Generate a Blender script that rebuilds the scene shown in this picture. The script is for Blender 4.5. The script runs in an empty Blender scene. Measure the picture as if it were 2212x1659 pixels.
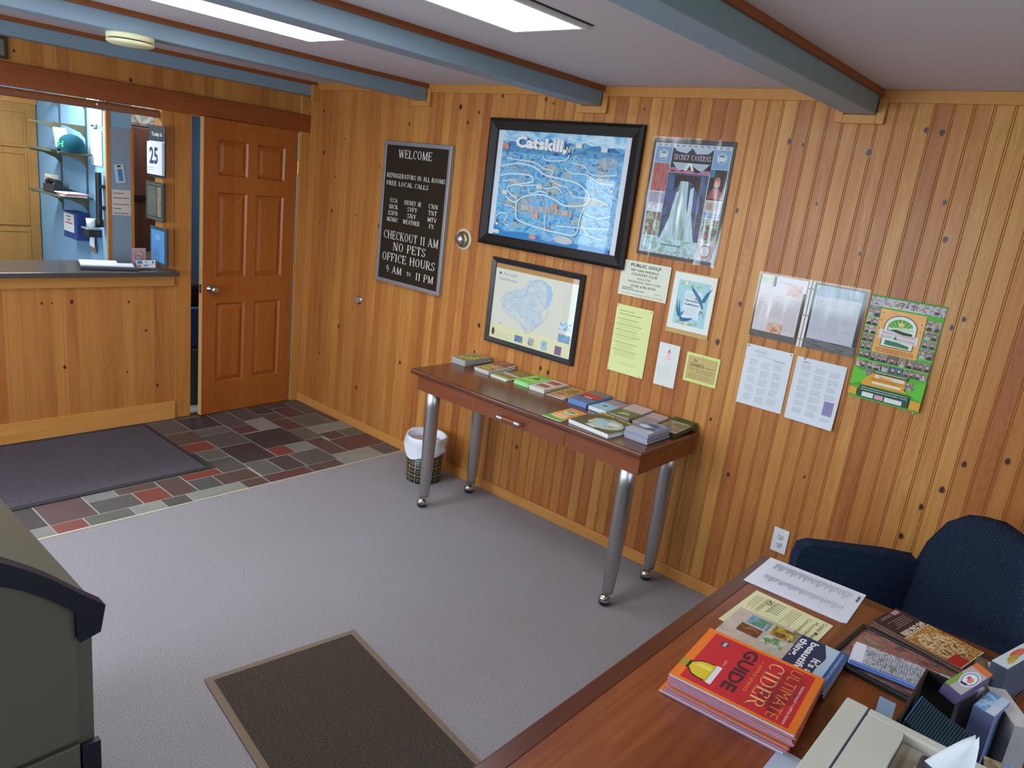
import bpy, math, random
from mathutils import Vector, Matrix
random.seed(7)
scene = bpy.context.scene
COL = scene.collection
PI = math.pi

# ------------------------------------------------------------------ camera
CX, CY, CZ, YAW, PIT, ROL, FPX = 4.8954, -3.2612, 1.8458, 0.8807, -0.2609, 0.123, 1597.023
fwd = Vector((-math.cos(YAW)*math.cos(PIT), math.sin(YAW)*math.cos(PIT), math.sin(PIT)))
rt = fwd.cross(Vector((0, 0, 1))).normalized(); up = rt.cross(fwd)
r2 = rt*math.cos(ROL) + up*math.sin(ROL); u2 = up*math.cos(ROL) - rt*math.sin(ROL)
cam = bpy.data.cameras.new('camera'); cam.sensor_width = 36; cam.lens = FPX/2212*36; cam.clip_start = .02
camo = bpy.data.objects.new('camera', cam); COL.objects.link(camo)
M = Matrix.Identity(4)
for i in range(3):
    M[i][0], M[i][1], M[i][2] = r2[i], u2[i], -fwd[i]
M[0][3], M[1][3], M[2][3] = CX, CY, CZ
camo.matrix_world = M
scene.camera = camo

# ------------------------------------------------------------------ world, daylight, exposure
scene.view_settings.view_transform = 'Standard'
scene.view_settings.look = 'None'
scene.view_settings.gamma = 1
scene.view_settings.use_curve_mapping = False
scene.view_settings.exposure = 0.75
w = bpy.data.worlds.new('sky'); scene.world = w; w.use_nodes = True
nt = w.node_tree; bg = nt.nodes['Background']
tc = nt.nodes.new('ShaderNodeTexCoord'); sx = nt.nodes.new('ShaderNodeSeparateXYZ'); cr = nt.nodes.new('ShaderNodeValToRGB')
nt.links.new(tc.outputs['Generated'], sx.inputs[0]); nt.links.new(sx.outputs['Z'], cr.inputs[0]); nt.links.new(cr.outputs[0], bg.inputs[0])
cr.color_ramp.elements[0].position = 0.0; cr.color_ramp.elements[0].color = (.10, .22, .07, 1)
cr.color_ramp.elements[1].position = 0.12; cr.color_ramp.elements[1].color = (.62, .80, 1.0, 1)
bg.inputs[1].default_value = 2.2

def area(name, loc, rot, sx_, sy_, power, color):
    l = bpy.data.lights.new(name, 'AREA'); l.shape = 'RECTANGLE'; l.size = sx_; l.size_y = sy_; l.energy = power; l.color = color
    o = bpy.data.objects.new(name, l); COL.objects.link(o); o.location = loc; o.rotation_euler = rot
    return o
# daylight entering through the glass door in the back wall and the windows on the left and front walls
area('daylight_door', (-.10, -3.92, 1.15), (0, -PI/2, 0), 1.9, .8, 34, (.74, .87, 1.0))
area('daylight_left', (2.5, -4.62, 1.45), (PI/2, 0, 0), 2.6, 1.2, 70, (.70, .84, 1.0))
area('daylight_front', (6.12, -2.0, 1.5), (0, PI/2, 0), 1.1, 1.6, 7, (.78, .88, 1.0))
# ceiling tubes of the office behind the counter
area('office_tube', (-.75, -1.95, 2.28), (0, 0, 0), .25, 1.2, 22, (.90, .96, 1.0))
area('office_tube_rear', (-.62, -.62, 2.30), (0, 0, 0), .5, .8, 5, (.90, .96, 1.0))

# ------------------------------------------------------------------ materials
def s2l(c):
    if isinstance(c, str):
        c = c.lstrip('#'); c = [int(c[i:i+2], 16)/255 for i in (0, 2, 4)]
    return tuple((x/12.92 if x <= .04045 else ((x+.055)/1.055)**2.4) for x in c) + (1,)
_m = {}
def mat(name, col, rough=.6, metal=0., spec=.5, emit=None, estr=0, bump=None, coat=0., trans=0., alpha=None):
    key = name
    if key in _m: return _m[key]
    m = bpy.data.materials.new(name); m.use_nodes = True
    b = m.node_tree.nodes['Principled BSDF']
    b.inputs['Base Color'].default_value = s2l(col); b.inputs['Roughness'].default_value = rough
    b.inputs['Metallic'].default_value = metal; b.inputs['Specular IOR Level'].default_value = spec
    b.inputs['Coat Weight'].default_value = coat; b.inputs['Coat Roughness'].default_value = .15
    if emit is not None:
        b.inputs['Emission Color'].default_value = s2l(emit); b.inputs['Emission Strength'].default_value = estr
    if bump:
        n = N(m)
        t = n.noise(bump[0], 3); n.bump(t, bump[1], b)
    _m[key] = m
    return m
class N:
    """small node helper"""
    def __init__(s, m):
        s.m = m; s.t = m.node_tree; s.b = s.t.nodes.get('Principled BSDF'); s._o = None
    def obj(s):
        if s._o is None: s._o = s.t.nodes.new('ShaderNodeTexCoord').outputs['Object']
        return s._o
    def link(s, a, b): s.t.links.new(a, b)
    def val(s, x, sock):
        if hasattr(x, 'is_linked') or hasattr(x, 'links'): s.link(x, sock)
        else: sock.default_value = x
    def math(s, op, a, b=0., c=None):
        n = s.t.nodes.new('ShaderNodeMath'); n.operation = op
        s.val(a, n.inputs[0]); s.val(b, n.inputs[1])
        if c is not None: s.val(c, n.inputs[2])
        return n.outputs[0]
    def sep(s, v=None):
        n = s.t.nodes.new('ShaderNodeSeparateXYZ'); s.link(v or s.obj(), n.inputs[0]); return n.outputs
    def comb(s, x, y, z):
        n = s.t.nodes.new('ShaderNodeCombineXYZ')
        for i, q in enumerate((x, y, z)): s.val(q, n.inputs[i])
        return n.outputs[0]
    def noise(s, scale, detail=2, vec=None, dist=0., rough=.5):
        n = s.t.nodes.new('ShaderNodeTexNoise'); n.inputs['Scale'].default_value = scale; n.inputs['Detail'].default_value = detail
        n.inputs['Distortion'].default_value = dist; n.inputs['Roughness'].default_value = rough
        s.link(vec or s.obj(), n.inputs['Vector']); return n.outputs[0]
    def white(s, w_):
        n = s.t.nodes.new('ShaderNodeTexWhiteNoise'); n.noise_dimensions = '1D'; s.link(w_, n.inputs['W']); return n.outputs['Value']
    def ramp(s, f, stops):
        n = s.t.nodes.new('ShaderNodeValToRGB'); e = n.color_ramp.elements
        while len(e) < len(stops): e.new(.5)
        for i, (p, c) in enumerate(stops):
            e[i].position = p; e[i].color = s2l(c)
        s.link(f, n.inputs[0]); return n.outputs[0]
    def mix(s, f, a, b, mode='MIX'):
        n = s.t.nodes.new('ShaderNodeMix'); n.data_type = 'RGBA'; n.blend_type = mode
        s.val(f, n.inputs[0]); s.val(a, n.inputs[6]); s.val(b, n.inputs[7]); return n.outputs[2]
    def base(s, c): s.link(c, s.b.inputs['Base Color'])
    def bump(s, h, strength, b=None, dist=.002):
        n = s.t.nodes.new('ShaderNodeBump'); n.inputs['Strength'].default_value = strength; n.inputs['Distance'].default_value = dist
        s.link(h, n.inputs['Height']); s.link(n.outputs[0], (b or s.b).inputs['Normal'])

def pine(name, ax, pitch, off, stops, rough=.44, long=2, gscale=1.0, coat=.06):
    """varnished boards: ax = axis across the boards, long = axis along them"""
    if name in _m: return _m[name]
    m = mat(name, '#c08040', rough, coat=coat, spec=.38); n = N(m); S = n.sep()
    idx = n.math('FLOOR', n.math('DIVIDE', n.math('SUBTRACT', S[ax], off), pitch))
    r1 = n.white(n.math('ADD', idx, .37)); r2_ = n.white(n.math('ADD', idx, 57.13))
    u = n.math('ADD', n.math('MULTIPLY', S[ax], 55*gscale), n.math('MULTIPLY', r2_, 40.))
    v = n.math('ADD', n.math('MULTIPLY', S[long], 2.1*gscale), n.math('MULTIPLY', r1, 30.))
    third = [i for i in (0, 1, 2) if i not in (ax, long)][0]
    vec = n.comb(u, v, n.math('MULTIPLY', S[third], 30.))
    g1 = n.noise(1.0, 3, vec, .6)
    vec2 = n.comb(n.math('MULTIPLY', u, .22), n.math('MULTIPLY', v, .55), 0.)
    g2 = n.noise(1.0, 2, vec2, 1.5)
    vec3 = n.comb(n.math('MULTIPLY', u, 5.), v, 0.)
    g3 = n.noise(1.0, 2, vec3)
    f = n.math('ADD', n.math('MULTIPLY', r1, .55), n.math('ADD', n.math('MULTIPLY', g1, .45), n.math('MULTIPLY', g2, .60)))
    f = n.math('SUBTRACT', f, .28)
    c = n.ramp(f, stops)
    # cathedral grain: stretched rings, stronger on some boards
    vr = n.comb(n.math('MULTIPLY', u, .30), n.math('MULTIPLY', v, .85), 0.)
    g4 = n.noise(1.0, 1, vr, .9)
    rings = n.math('ABSOLUTE', n.math('SUBTRACT', n.math('FRACT', n.math('MULTIPLY', g4, 11.)), .5))
    rings = n.math('MULTIPLY', n.math('SUBTRACT', .5, rings), n.math('MULTIPLY', n.math('GREATER_THAN', r2_, .35), .55))
    c = n.mix(rings, c, (.55, .27, .10, 1), 'MULTIPLY')
    c = n.mix(n.math('MULTIPLY', g3, .34), c, (.42, .17, .05, 1), 'MULTIPLY')
    n.base(c); n.bump(g1, .12, dist=.001)
    return m
PINE = [(0., '#96532a'), (.22, '#b06b34'), (.5, '#c1803f'), (.75, '#cf944b'), (1., '#dba75d')]
PINE2 = [(0., '#9f5d2b'), (.3, '#b67236'), (.6, '#c48540'), (1., '#d09650')]
m_wallR = pine('pine_boards_right', 0, .0656, 3.444-.0656*60, PINE)
m_wallB = pine('pine_boards_back', 1, .0656, 0, PINE2)
m_groove = mat('groove_wood', '#a8652f', .5)
m_trim = pine('pine_trim', 1, .5, 0.13, PINE2, long=0)
m_trimx = pine('pine_trim_upright', 1, .5, 0.13, PINE2, long=2)
m_header = pine('pine_header', 2, .6, .2, [(0, '#8e4c22'), (.5, '#a3592a'), (1, '#b56a34')], long=1)
m_door = pine('door_wood', 1, .26, .02, [(0, '#8f4c1c'), (.5, '#a75d25'), (1, '#b66c30')], long=2, rough=.38)
m_basb = pine('baseboard_wood', 2, .5, .2, [(0, '#b9752f'), (.5, '#cf8d42'), (1, '#dda055')], long=1)
m_basr = pine('baseboard_wood_r', 2, .5, .2, [(0, '#b9752f'), (.5, '#cf8d42'), (1, '#dda055')], long=0)
m_beamtrim = mat('beam_trim_wood', '#8a4a20', .5)
m_knot = mat('knot_wood', '#41200f', .4)
m_knot2 = mat('knot_ring_wood', '#6a3a1e', .4); m_knot3 = mat('knot_halo_wood', '#a9693a', .35)
m_beam = mat('blue_grey_paint', '#7e94a6', .45, bump=(60, .05))
m_ceil = mat('ceiling_board', '#c6bcc4', .9, bump=(120, .15))
m_office = mat('office_blue_paint', '#86b1d0', .7)
m_white = mat('white', '#e9e9ea', .6)
m_black = mat('black_plastic', '#16171a', .4)
m_chrome = mat('chrome', '#c9c9c9', .18, 1.)
m_brass = mat('brass', '#c9a65a', .3, 1.)
m_rubber = mat('rubber', '#1c1f26', .6)

def m_carpet():
    m = mat('carpet_loop', '#8f8793', .95, spec=.1); n = N(m)
    a = n.noise(190, 4, rough=.75); b = n.noise(3, 2); c = n.noise(420, 1)
    col = n.ramp(a, [(.28, '#67626a'), (.44, '#908b90'), (.58, '#a19c9f'), (.74, '#d4cec8')])
    col = n.mix(n.math('MULTIPLY', b, .35), col, s2l('#8a857f'))
    n.base(col); n.bump(a, .35, dist=.002)
    return m
def m_mat(name, c0, c1, c2, ribs=None, scale=260):
    m = mat(name, c1, .95, spec=.1); n = N(m)
    a = n.noise(scale, 3, rough=.8)
    col = n.ramp(a, [(.3, c0), (.5, c1), (.72, c2)])
    h = a
    if ribs is not None:
        S = n.sep(); r = n.math('ABSOLUTE', n.math('SUBTRACT', n.math('FRACT', n.math('MULTIPLY', S[ribs], 95.)), .5))
        h = n.math('ADD', n.math('MULTIPLY', r, 1.6), n.math('MULTIPLY', a, .5))
        col = n.mix(n.math('MULTIPLY', r, .5), col, (.2, .18, .17, 1), 'MULTIPLY')
    n.base(col); n.bump(h, .8, dist=.003)
    return m
def m_slate(name, c):
    if name in _m: return _m[name]
    m = mat(name, c, .42); n = N(m)
    a = n.noise(14, 4); b = n.noise(90, 2)
    rgb = s2l(c)
    col = n.mix(n.math('MULTIPLY', a, .8), tuple(x*1.25 for x in rgb[:3])+(1,), tuple(x*.62 for x in rgb[:3])+(1,))
    n.base(col); n.bump(n.math('ADD', a, n.math('MULTIPLY', b, .3)), .35, dist=.002)
    return m
def photo(name, cols, scale=40, stretch=(1, 1, 1), dist=.35, rough=.35):
    key = 'print_' + name
    if key in _m: return _m[key]
    m = mat(key, cols[0], rough); n = N(m)
    S = n.sep(); v = n.comb(n.math('MULTIPLY', S[0], float(stretch[0])), n.math('MULTIPLY', S[1], float(stretch[1])), S[2])
    a = n.noise(scale, 3, v, dist, .6)
    k = len(cols); n.base(n.ramp(a, [(.28 + .44*i/(k-1), c) for i, c in enumerate(cols)]))
    return m
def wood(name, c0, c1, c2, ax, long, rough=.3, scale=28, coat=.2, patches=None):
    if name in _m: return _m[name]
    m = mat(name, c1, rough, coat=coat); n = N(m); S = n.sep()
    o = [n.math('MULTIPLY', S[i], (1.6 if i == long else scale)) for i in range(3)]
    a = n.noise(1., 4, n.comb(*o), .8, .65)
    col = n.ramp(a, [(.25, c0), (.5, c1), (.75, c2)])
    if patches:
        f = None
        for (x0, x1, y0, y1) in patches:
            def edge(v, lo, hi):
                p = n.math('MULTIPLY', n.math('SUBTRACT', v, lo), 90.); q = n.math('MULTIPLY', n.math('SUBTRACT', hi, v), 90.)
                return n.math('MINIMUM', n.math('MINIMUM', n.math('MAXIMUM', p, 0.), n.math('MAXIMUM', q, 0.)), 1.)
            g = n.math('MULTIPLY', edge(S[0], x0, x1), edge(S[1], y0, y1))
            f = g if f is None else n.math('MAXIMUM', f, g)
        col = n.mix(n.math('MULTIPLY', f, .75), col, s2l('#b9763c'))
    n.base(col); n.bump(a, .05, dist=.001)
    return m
def steel():
    m = mat('brushed_steel', '#c4c3c1', .36, 1.); m.node_tree.nodes['Principled BSDF'].inputs['Anisotropic'].default_value = .5
    return m
def fabric():
    m = mat('navy_dotted_fabric', '#24344f', .95, spec=.1); n = N(m)
    v = n.t.nodes.new('ShaderNodeTexVoronoi'); v.inputs['Scale'].default_value = 105.; v.inputs['Randomness'].default_value = .12
    mp = n.t.nodes.new('ShaderNodeMapping'); mp.inputs['Rotation'].default_value = (.6, .5, .7); n.link(n.obj(), mp.inputs[0]); n.link(mp.outputs[0], v.inputs['Vector'])
    f = n.math('LESS_THAN', v.outputs['Distance'], .17)
    a = n.noise(300, 2)
    c = n.mix(a, s2l('#18202f'), s2l('#263246'))
    n.base(n.mix(f, c, s2l('#525e69'))); n.bump(a, .4)
    return m
def clear(name, rough=.05, bump_=None, tint='#ffffff', refl=1.0):
    """thin clear pane: see-through with a Fresnel gloss"""
    if name in _m: return _m[name]
    m = bpy.data.materials.new(name); m.use_nodes = True; t = m.node_tree; t.nodes.clear()
    o = t.nodes.new('ShaderNodeOutputMaterial'); tr = t.nodes.new('ShaderNodeBsdfTransparent'); gl = t.nodes.new('ShaderNodeBsdfGlossy')
    gl.inputs['Roughness'].default_value = rough; tr.inputs[0].default_value = s2l(tint)
    fr = t.nodes.new('ShaderNodeLayerWeight'); pw_ = t.nodes.new('ShaderNodeMath'); pw_.operation = 'POWER'; pw_.inputs[1].default_value = 5
    ma = t.nodes.new('ShaderNodeMath'); ma.operation = 'MULTIPLY_ADD'; ma.inputs[1].default_value = .92; ma.inputs[2].default_value = .055
    mx = t.nodes.new('ShaderNodeMixShader'); mu = t.nodes.new('ShaderNodeMath'); mu.operation = 'MULTIPLY'; mu.inputs[1].default_value = refl; mu.use_clamp = True
    t.links.new(fr.outputs['Facing'], pw_.inputs[0]); t.links.new(pw_.outputs[0], ma.inputs[0]); t.links.new(ma.outputs[0], mu.inputs[0]); t.links.new(mu.outputs[0], mx.inputs[0]); t.links.new(tr.outputs[0], mx.inputs[1]); t.links.new(gl.outputs[0], mx.inputs[2]); t.links.new(mx.outputs[0], o.inputs[0])
    if bump_:
        tc_ = t.nodes.new('ShaderNodeTexCoord'); nz = t.nodes.new('ShaderNodeTexNoise'); nz.inputs['Scale'].default_value = bump_[0]; nz.inputs['Detail'].default_value = 1
        mp = t.nodes.new('ShaderNodeMapping'); mp.inputs['Scale'].default_value = bump_[2]; t.links.new(tc_.outputs['Object'], mp.inputs[0]); t.links.new(mp.outputs[0], nz.inputs['Vector'])
        bp = t.nodes.new('ShaderNodeBump'); bp.inputs['Strength'].default_value = bump_[1]; bp.inputs['Distance'].default_value = .02
        t.links.new(nz.outputs[0], bp.inputs['Height']); t.links.new(bp.outputs[0], gl.inputs['Normal']); t.links.new(bp.outputs[0], fr.inputs['Normal'])
    _m[name] = m; return m
def flat(c, rough=.6):
    return mat('ink_' + c.lstrip('#') + ('' if rough == .6 else '_%d' % (rough*100)), c, rough)

# ------------------------------------------------------------------ mesh builder
class MB:
    def __init__(s): s.v = []; s.f = []; s.mi = []; s.mats = []; s.sm = []
    def m(s, mt):
        if mt not in s.mats: s.mats.append(mt)
        return s.mats.index(mt)
    def add(s, vs, fs, mt, smooth=False):
        o = len(s.v); s.v += [tuple(p) for p in vs]; i = s.m(mt)
        for f in fs: s.f.append(tuple(o + k for k in f)); s.mi.append(i); s.sm.append(smooth)
        return s
    def box(s, a, b, mt, skip=()):
        x0, y0, z0 = [min(a[i], b[i]) for i in range(3)]; x1, y1, z1 = [max(a[i], b[i]) for i in range(3)]
        V = [(x0, y0, z0), (x1, y0, z0), (x1, y1, z0), (x0, y1, z0), (x0, y0, z1), (x1, y0, z1), (x1, y1, z1), (x0, y1, z1)]
        F = [(3, 2, 1, 0), (4, 5, 6, 7), (0, 1, 5, 4), (2, 3, 7, 6), (1, 2, 6, 5), (3, 0, 4, 7)]
        return s.add(V, F, mt)
    def obox(s, mtx, a, b, mt):
        o = len(s.v); s.box(a, b, mt)
        for i in range(o, len(s.v)): s.v[i] = tuple(mtx @ Vector(s.v[i]))
        return s
    def quad(s, pts, mt): return s.add(pts, [tuple(range(len(pts)))], mt)
    def cyl(s, p0, p1, r0, mt, r1=None, n=20, caps=True, smooth=True):
        r1 = r0 if r1 is None else r1; p0 = Vector(p0); p1 = Vector(p1); d = (p1-p0).normalized()
        a = d.orthogonal().normalized(); b = d.cross(a)
        V = []
        for p, r in ((p0, r0), (p1, r1)):
            V += [p + (a*math.cos(2*PI*i/n) + b*math.sin(2*PI*i/n))*r for i in range(n)]
        s.add(V, [(i, (i+1) % n, n+(i+1) % n, n+i) for i in range(n)], mt, smooth)
        if caps: s.add(V[:n], [tuple(range(n))[::-1]], mt); s.add(V[n:], [tuple(range(n))], mt)
        return s
    def lathe(s, prof, c, mt, n=28, axis=2, smooth=True, wob=None):
        V = []
        for k, (r, h) in enumerate(prof):
            for i in range(n):
                t = 2*PI*i/n; rr = r + (wob(k, t) if wob else 0); p = [rr*math.cos(t), rr*math.sin(t), h]
                if axis == 1: p = [p[0], -p[2], p[1]]
                if axis == 0: p = [p[2], p[0], p[1]]
                V.append((c[0]+p[0], c[1]+p[1], c[2]+p[2]))
        F = [(k*n+i, k*n+(i+1) % n, (k+1)*n+(i+1) % n, (k+1)*n+i) for k in range(len(prof)-1) for i in range(n)]
        return s.add(V, F, mt, smooth)
    def prism(s, poly, axis, a, b, mt, smooth=False):
        """extrude a polygon (2D) along axis from a to b"""
        def P(q, t):
            return {0: (t, q[0], q[1]), 1: (q[0], t, q[1]), 2: (q[0], q[1], t)}[axis]
        n = len(poly); V = [P(q, a) for q in poly] + [P(q, b) for q in poly]
        s.add(V, [(i, (i+1) % n, n+(i+1) % n, n+i) for i in range(n)], mt, smooth)
        s.add(V, [tuple(range(n))[::-1], tuple(range(n, 2*n))], mt)
        return s
    def tube(s, pts, r, mt, n=8):
        for a, b in zip(pts[:-1], pts[1:]): s.cyl(a, b, r, mt, n=n)
        return s
    def build(s, name, parent=None, bevel=0, label=None, mtx=None, cat=None, group=None, kind=None, segs=2, sub=0):
        me = bpy.data.meshes.new(name); me.from_pydata(s.v, [], s.f)
        for q in s.mats: me.materials.append(q)
        me.polygons.foreach_set('material_index', s.mi); me.polygons.foreach_set('use_smooth', s.sm); me.update()
        o = bpy.data.objects.new(name, me); COL.objects.link(o)
        if mtx is not None: o.matrix_world = mtx
        if parent is not None: o.parent = parent
        if bevel:
            bm = o.modifiers.new('bevel', 'BEVEL'); bm.width = bevel; bm.segments = segs; bm.limit_method = 'ANGLE'; bm.angle_limit = .6
        if sub:
            ms = o.modifiers.new('sub', 'SUBSURF'); ms.levels = sub; ms.render_levels = sub
        tag(o, label, cat, group, kind)
        return o
def tag(o, label=None, cat=None, group=None, kind=None):
    if label: o['label'] = label
    if cat: o['category'] = cat
    if group: o['group'] = group
    if kind: o['kind'] = kind
    return o
def thing(name, loc, label, cat, group=None, rz=0, mtx=None):
    o = bpy.data.objects.new(name, None); COL.objects.link(o); o.empty_display_size = .05
    if mtx is not None: o.matrix_world = mtx
    else: o.location = loc; o.rotation_euler = (0, 0, rz)
    return tag(o, label, cat, group)
def reloc(o, loc):
    """give a mesh built in world coordinates its own origin"""
    loc = Vector(loc); o.data.transform(Matrix.Translation(-loc)); o.location = loc; return o

# frames for flat prints: local X right, local Y up on the sheet, local Z towards the viewer
def on_right(x, z, y=-.006, tilt=0):
    return Matrix.Translation((x, y, z)) @ Matrix(((1, 0, 0, 0), (0, 0, -1, 0), (0, 1, 0, 0), (0, 0, 0, 1))) @ Matrix.Rotation(tilt, 4, 'Z')
def on_back(y, z, x=.004, tilt=0):
    return Matrix.Translation((x, y, z)) @ Matrix(((0, 0, 1, 0), (1, 0, 0, 0), (0, 1, 0, 0), (0, 0, 0, 1))) @ Matrix.Rotation(tilt, 4, 'Z')
def on_top(x, y, z, rz):
    return Matrix.Translation((x, y, z)) @ Matrix.Rotation(rz, 4, 'Z')

# ------------------------------------------------------------------ lettering
_txt = {}
def text_mesh(s, bold=0.):
    key = (s, bold)
    if key in _txt: return _txt[key]
    c = bpy.data.curves.new('t', 'FONT'); c.body = s; c.size = 1; c.resolution_u = 2; c.offset = bold
    o = bpy.data.objects.new('t', c); COL.objects.link(o); bpy.context.view_layer.update()
    me = bpy.data.meshes.new_from_object(o.evaluated_get(bpy.context.evaluated_depsgraph_get()))
    V = [tuple(v.co) for v in me.vertices]; F = [tuple(p.vertices) for p in me.polygons]
    bpy.data.objects.remove(o); bpy.data.curves.remove(c); bpy.data.meshes.remove(me)
    x0 = min(v[0] for v in V) if V else 0; x1 = max(v[0] for v in V) if V else 1
    _txt[key] = (V, F, x0, x1); return _txt[key]

# roman capitals drawn with strokes: I x y0 y1 thick upright, H y x0 x1 thin bar, D diagonal, C arc, S foot serif
GL = {
 'A': (.80, [('D', .10, 0, .40, 1, 0), ('D', .38, 1, .70, 0, 1), ('H', .33, .2, .6), ('S', .08, 0), ('S', .71, 0)]),
 'B': (.70, [('I', .14, 0, 1), ('H', .98, .1, .4), ('H', .53, .14, .42), ('H', .02, .1, .42), ('C', .38, .755, .20, .225, -90, 90), ('C', .40, .27, .22, .26, -90, 90), ('S', .12, 0), ('S', .12, 1)]),
 'C': (.72, [('C', .40, .5, .30, .49, 45, 315), ('D', .62, .98, .62, .70, 0)]),
 'D': (.76, [('I', .14, 0, 1), ('H', .98, .1, .36), ('H', .02, .1, .36), ('C', .34, .5, .34, .49, -90, 90), ('S', .12, 0), ('S', .12, 1)]),
 'E': (.66, [('I', .14, 0, 1), ('H', .98, .1, .56), ('H', .52, .14, .44), ('H', .02, .1, .60), ('D', .56, 1, .56, .78, 0), ('D', .60, 0, .60, .24, 0), ('D', .44, .62, .44, .42, 0), ('S', .12, 0), ('S', .12, 1)]),
 'F': (.62, [('I', .14, 0, 1), ('H', .98, .1, .56), ('H', .52, .14, .44), ('D', .56, 1, .56, .76, 0), ('D', .44, .62, .44, .42, 0), ('S', .12, 0), ('S', .12, 1)]),
 'G': (.78, [('C', .40, .5, .30, .49, 45, 320), ('I', .62, .05, .42), ('S', .62, .44), ('D', .62, .98, .62, .70, 0)]),
 'H': (.84, [('I', .16, 0, 1), ('I', .68, 0, 1), ('H', .52, .16, .68), ('S', .16, 0), ('S', .16, 1), ('S', .68, 0), ('S', .68, 1)]),
 'I': (.36, [('I', .18, 0, 1), ('S', .18, 0), ('S', .18, 1)]),
 'J': (.50, [('I', .32, .2, 1), ('C', .18, .2, .14, .19, 180, 360), ('S', .32, 1)]),
 'K': (.78, [('I', .16, 0, 1), ('D', .20, .42, .62, 1, 0), ('D', .34, .58, .68, 0, 1), ('S', .16, 0), ('S', .16, 1), ('S', .62, 1), ('S', .68, 0)]),
 'L': (.64, [('I', .14, 0, 1), ('H', .02, .1, .58), ('D', .58, 0, .58, .26, 0), ('S', .14, 0), ('S', .14, 1)]),
 'M': (.96, [('D', .14, 0, .16, 1, 0), ('D', .16, 1, .46, .05, 1), ('D', .46, .05, .78, 1, 0), ('I', .80, 0, 1), ('S', .14, 0), ('S', .80, 0), ('S', .16, 1), ('S', .80, 1)]),
 'N': (.82, [('D', .16, 0, .16, 1, 0), ('D', .16, 1, .66, 0, 1), ('D', .68, 0, .68, 1, 0), ('S', .16, 0), ('S', .14, 1), ('S', .68, 1)]),
 'O': (.78, [('C', .39, .5, .30, .49, 0, 360)]),
 'P': (.66, [('I', .14, 0, 1), ('H', .98, .1, .38), ('H', .46, .14, .38), ('C', .36, .72, .23, .26, -90, 90), ('S', .14, 0), ('S', .12, 1)]),
 'R': (.74, [('I', .14, 0, 1), ('H', .98, .1, .38), ('H', .50, .14, .38), ('C', .36, .74, .22, .24, -90, 90), ('D', .34, .50, .64, 0, 1), ('S', .14, 0), ('S', .12, 1), ('S', .66, 0)]),
 'S': (.60, [('C', .30, .745, .20, .235, 30, 270), ('C', .30, .265, .22, .245, -150, 90), ('D', .50, .98, .50, .74, 0), ('D', .08, .02, .08, .28, 0)]),
 'T': (.70, [('I', .35, 0, 1), ('H', .98, .06, .64), ('D', .06, 1, .06, .76, 0), ('D', .64, 1, .64, .76, 0), ('S', .35, 0)]),
 'U': (.80, [('I', .16, .3, 1), ('C', .41, .3, .26, .29, 180, 360), ('D', .66, .3, .66, 1, 0), ('S', .16, 1), ('S', .66, 1)]),
 'V': (.78, [('D', .10, 1, .40, 0, 1), ('D', .40, 0, .68, 1, 0), ('S', .10, 1), ('S', .68, 1)]),
 'W': (1.06, [('D', .10, 1, .32, 0, 1), ('D', .32, 0, .52, .9, 0), ('D', .50, 1, .74, 0, 1), ('D', .74, 0, .96, 1, 0), ('S', .10, 1), ('S', .52, 1), ('S', .96, 1)]),
 'X': (.76, [('D', .12, 1, .64, 0, 1), ('D', .12, 0, .62, 1, 0), ('S', .12, 1), ('S', .62, 1), ('S', .12, 0), ('S', .64, 0)]),
 'Y': (.74, [('D', .10, 1, .37, .46, 1), ('D', .37, .46, .64, 1, 0), ('I', .37, 0, .48), ('S', .10, 1), ('S', .64, 1), ('S', .37, 0)]),
 '1': (.42, [('I', .22, 0, 1), ('D', .08, .84, .22, 1, 0), ('S', .22, 0)]),
 '9': (.60, [('C', .29, .70, .20, .28, 0, 360), ('C', .16, .62, .33, .62, -75, 20)]),
 ' ': (.42, []),
}
def serif_geo(st, h, ws=1., wt=.13, tr=.05):
    """quads of a line of roman capitals, height h"""
    Q = []; x = 0.
    th = .05; sl = .105 if wt < .15 else .085
    def diag(x0, y0, x1, y1, w_):
        Q.append([(x0-w_/2, y0), (x0+w_/2, y0), (x1+w_/2, y1), (x1-w_/2, y1)] if abs(y1-y0) > .02 else [(x0, y0-w_/2), (x1, y0-w_/2), (x1, y1+w_/2), (x0, y1+w_/2)])
    X0 = x
    for ch in st:
        w_, gs = GL.get(ch, GL[' ']); n0 = len(Q)
        for g in gs:
            if g[0] == 'I': diag(g[1], g[2], g[1], g[3], wt)
            elif g[0] == 'H': Q.append([(g[2], g[1]-th/2), (g[3], g[1]-th/2), (g[3], g[1]+th/2), (g[2], g[1]+th/2)])
            elif g[0] == 'D': diag(g[1], g[2], g[3], g[4], wt if g[5] else th*1.3)
            elif g[0] == 'S': yy = g[2]; s_ = th if yy < .5 else -th; Q.append([(g[1]-sl, yy), (g[1]+sl, yy), (g[1]+sl, yy+s_), (g[1]-sl, yy+s_)])
            elif g[0] == 'C':
                _, cx, cy, rx, ry, a0, a1 = g; k = max(4, int(abs(a1-a0)/22))
                P = []
                for i in range(k+1):
                    t = math.radians(a0+(a1-a0)*i/k); w2 = th*.6 + (wt-th)*.55*abs(math.cos(t))
                    P.append(((cx+(rx+w2*.3)*math.cos(t), cy+ry*math.sin(t)), (cx+(rx-w2*1.1)*math.cos(t), cy+(ry-th*1.0)*math.sin(t))))
                for a, b in zip(P[:-1], P[1:]): Q.append([a[0], b[0], b[1], a[1]])
        for q in Q[n0:]:
            for i in range(len(q)): q[i] = ((q[i][0]+x)*h*ws, q[i][1]*h)
        x += w_ + tr
    return Q, x*h*ws

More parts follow.
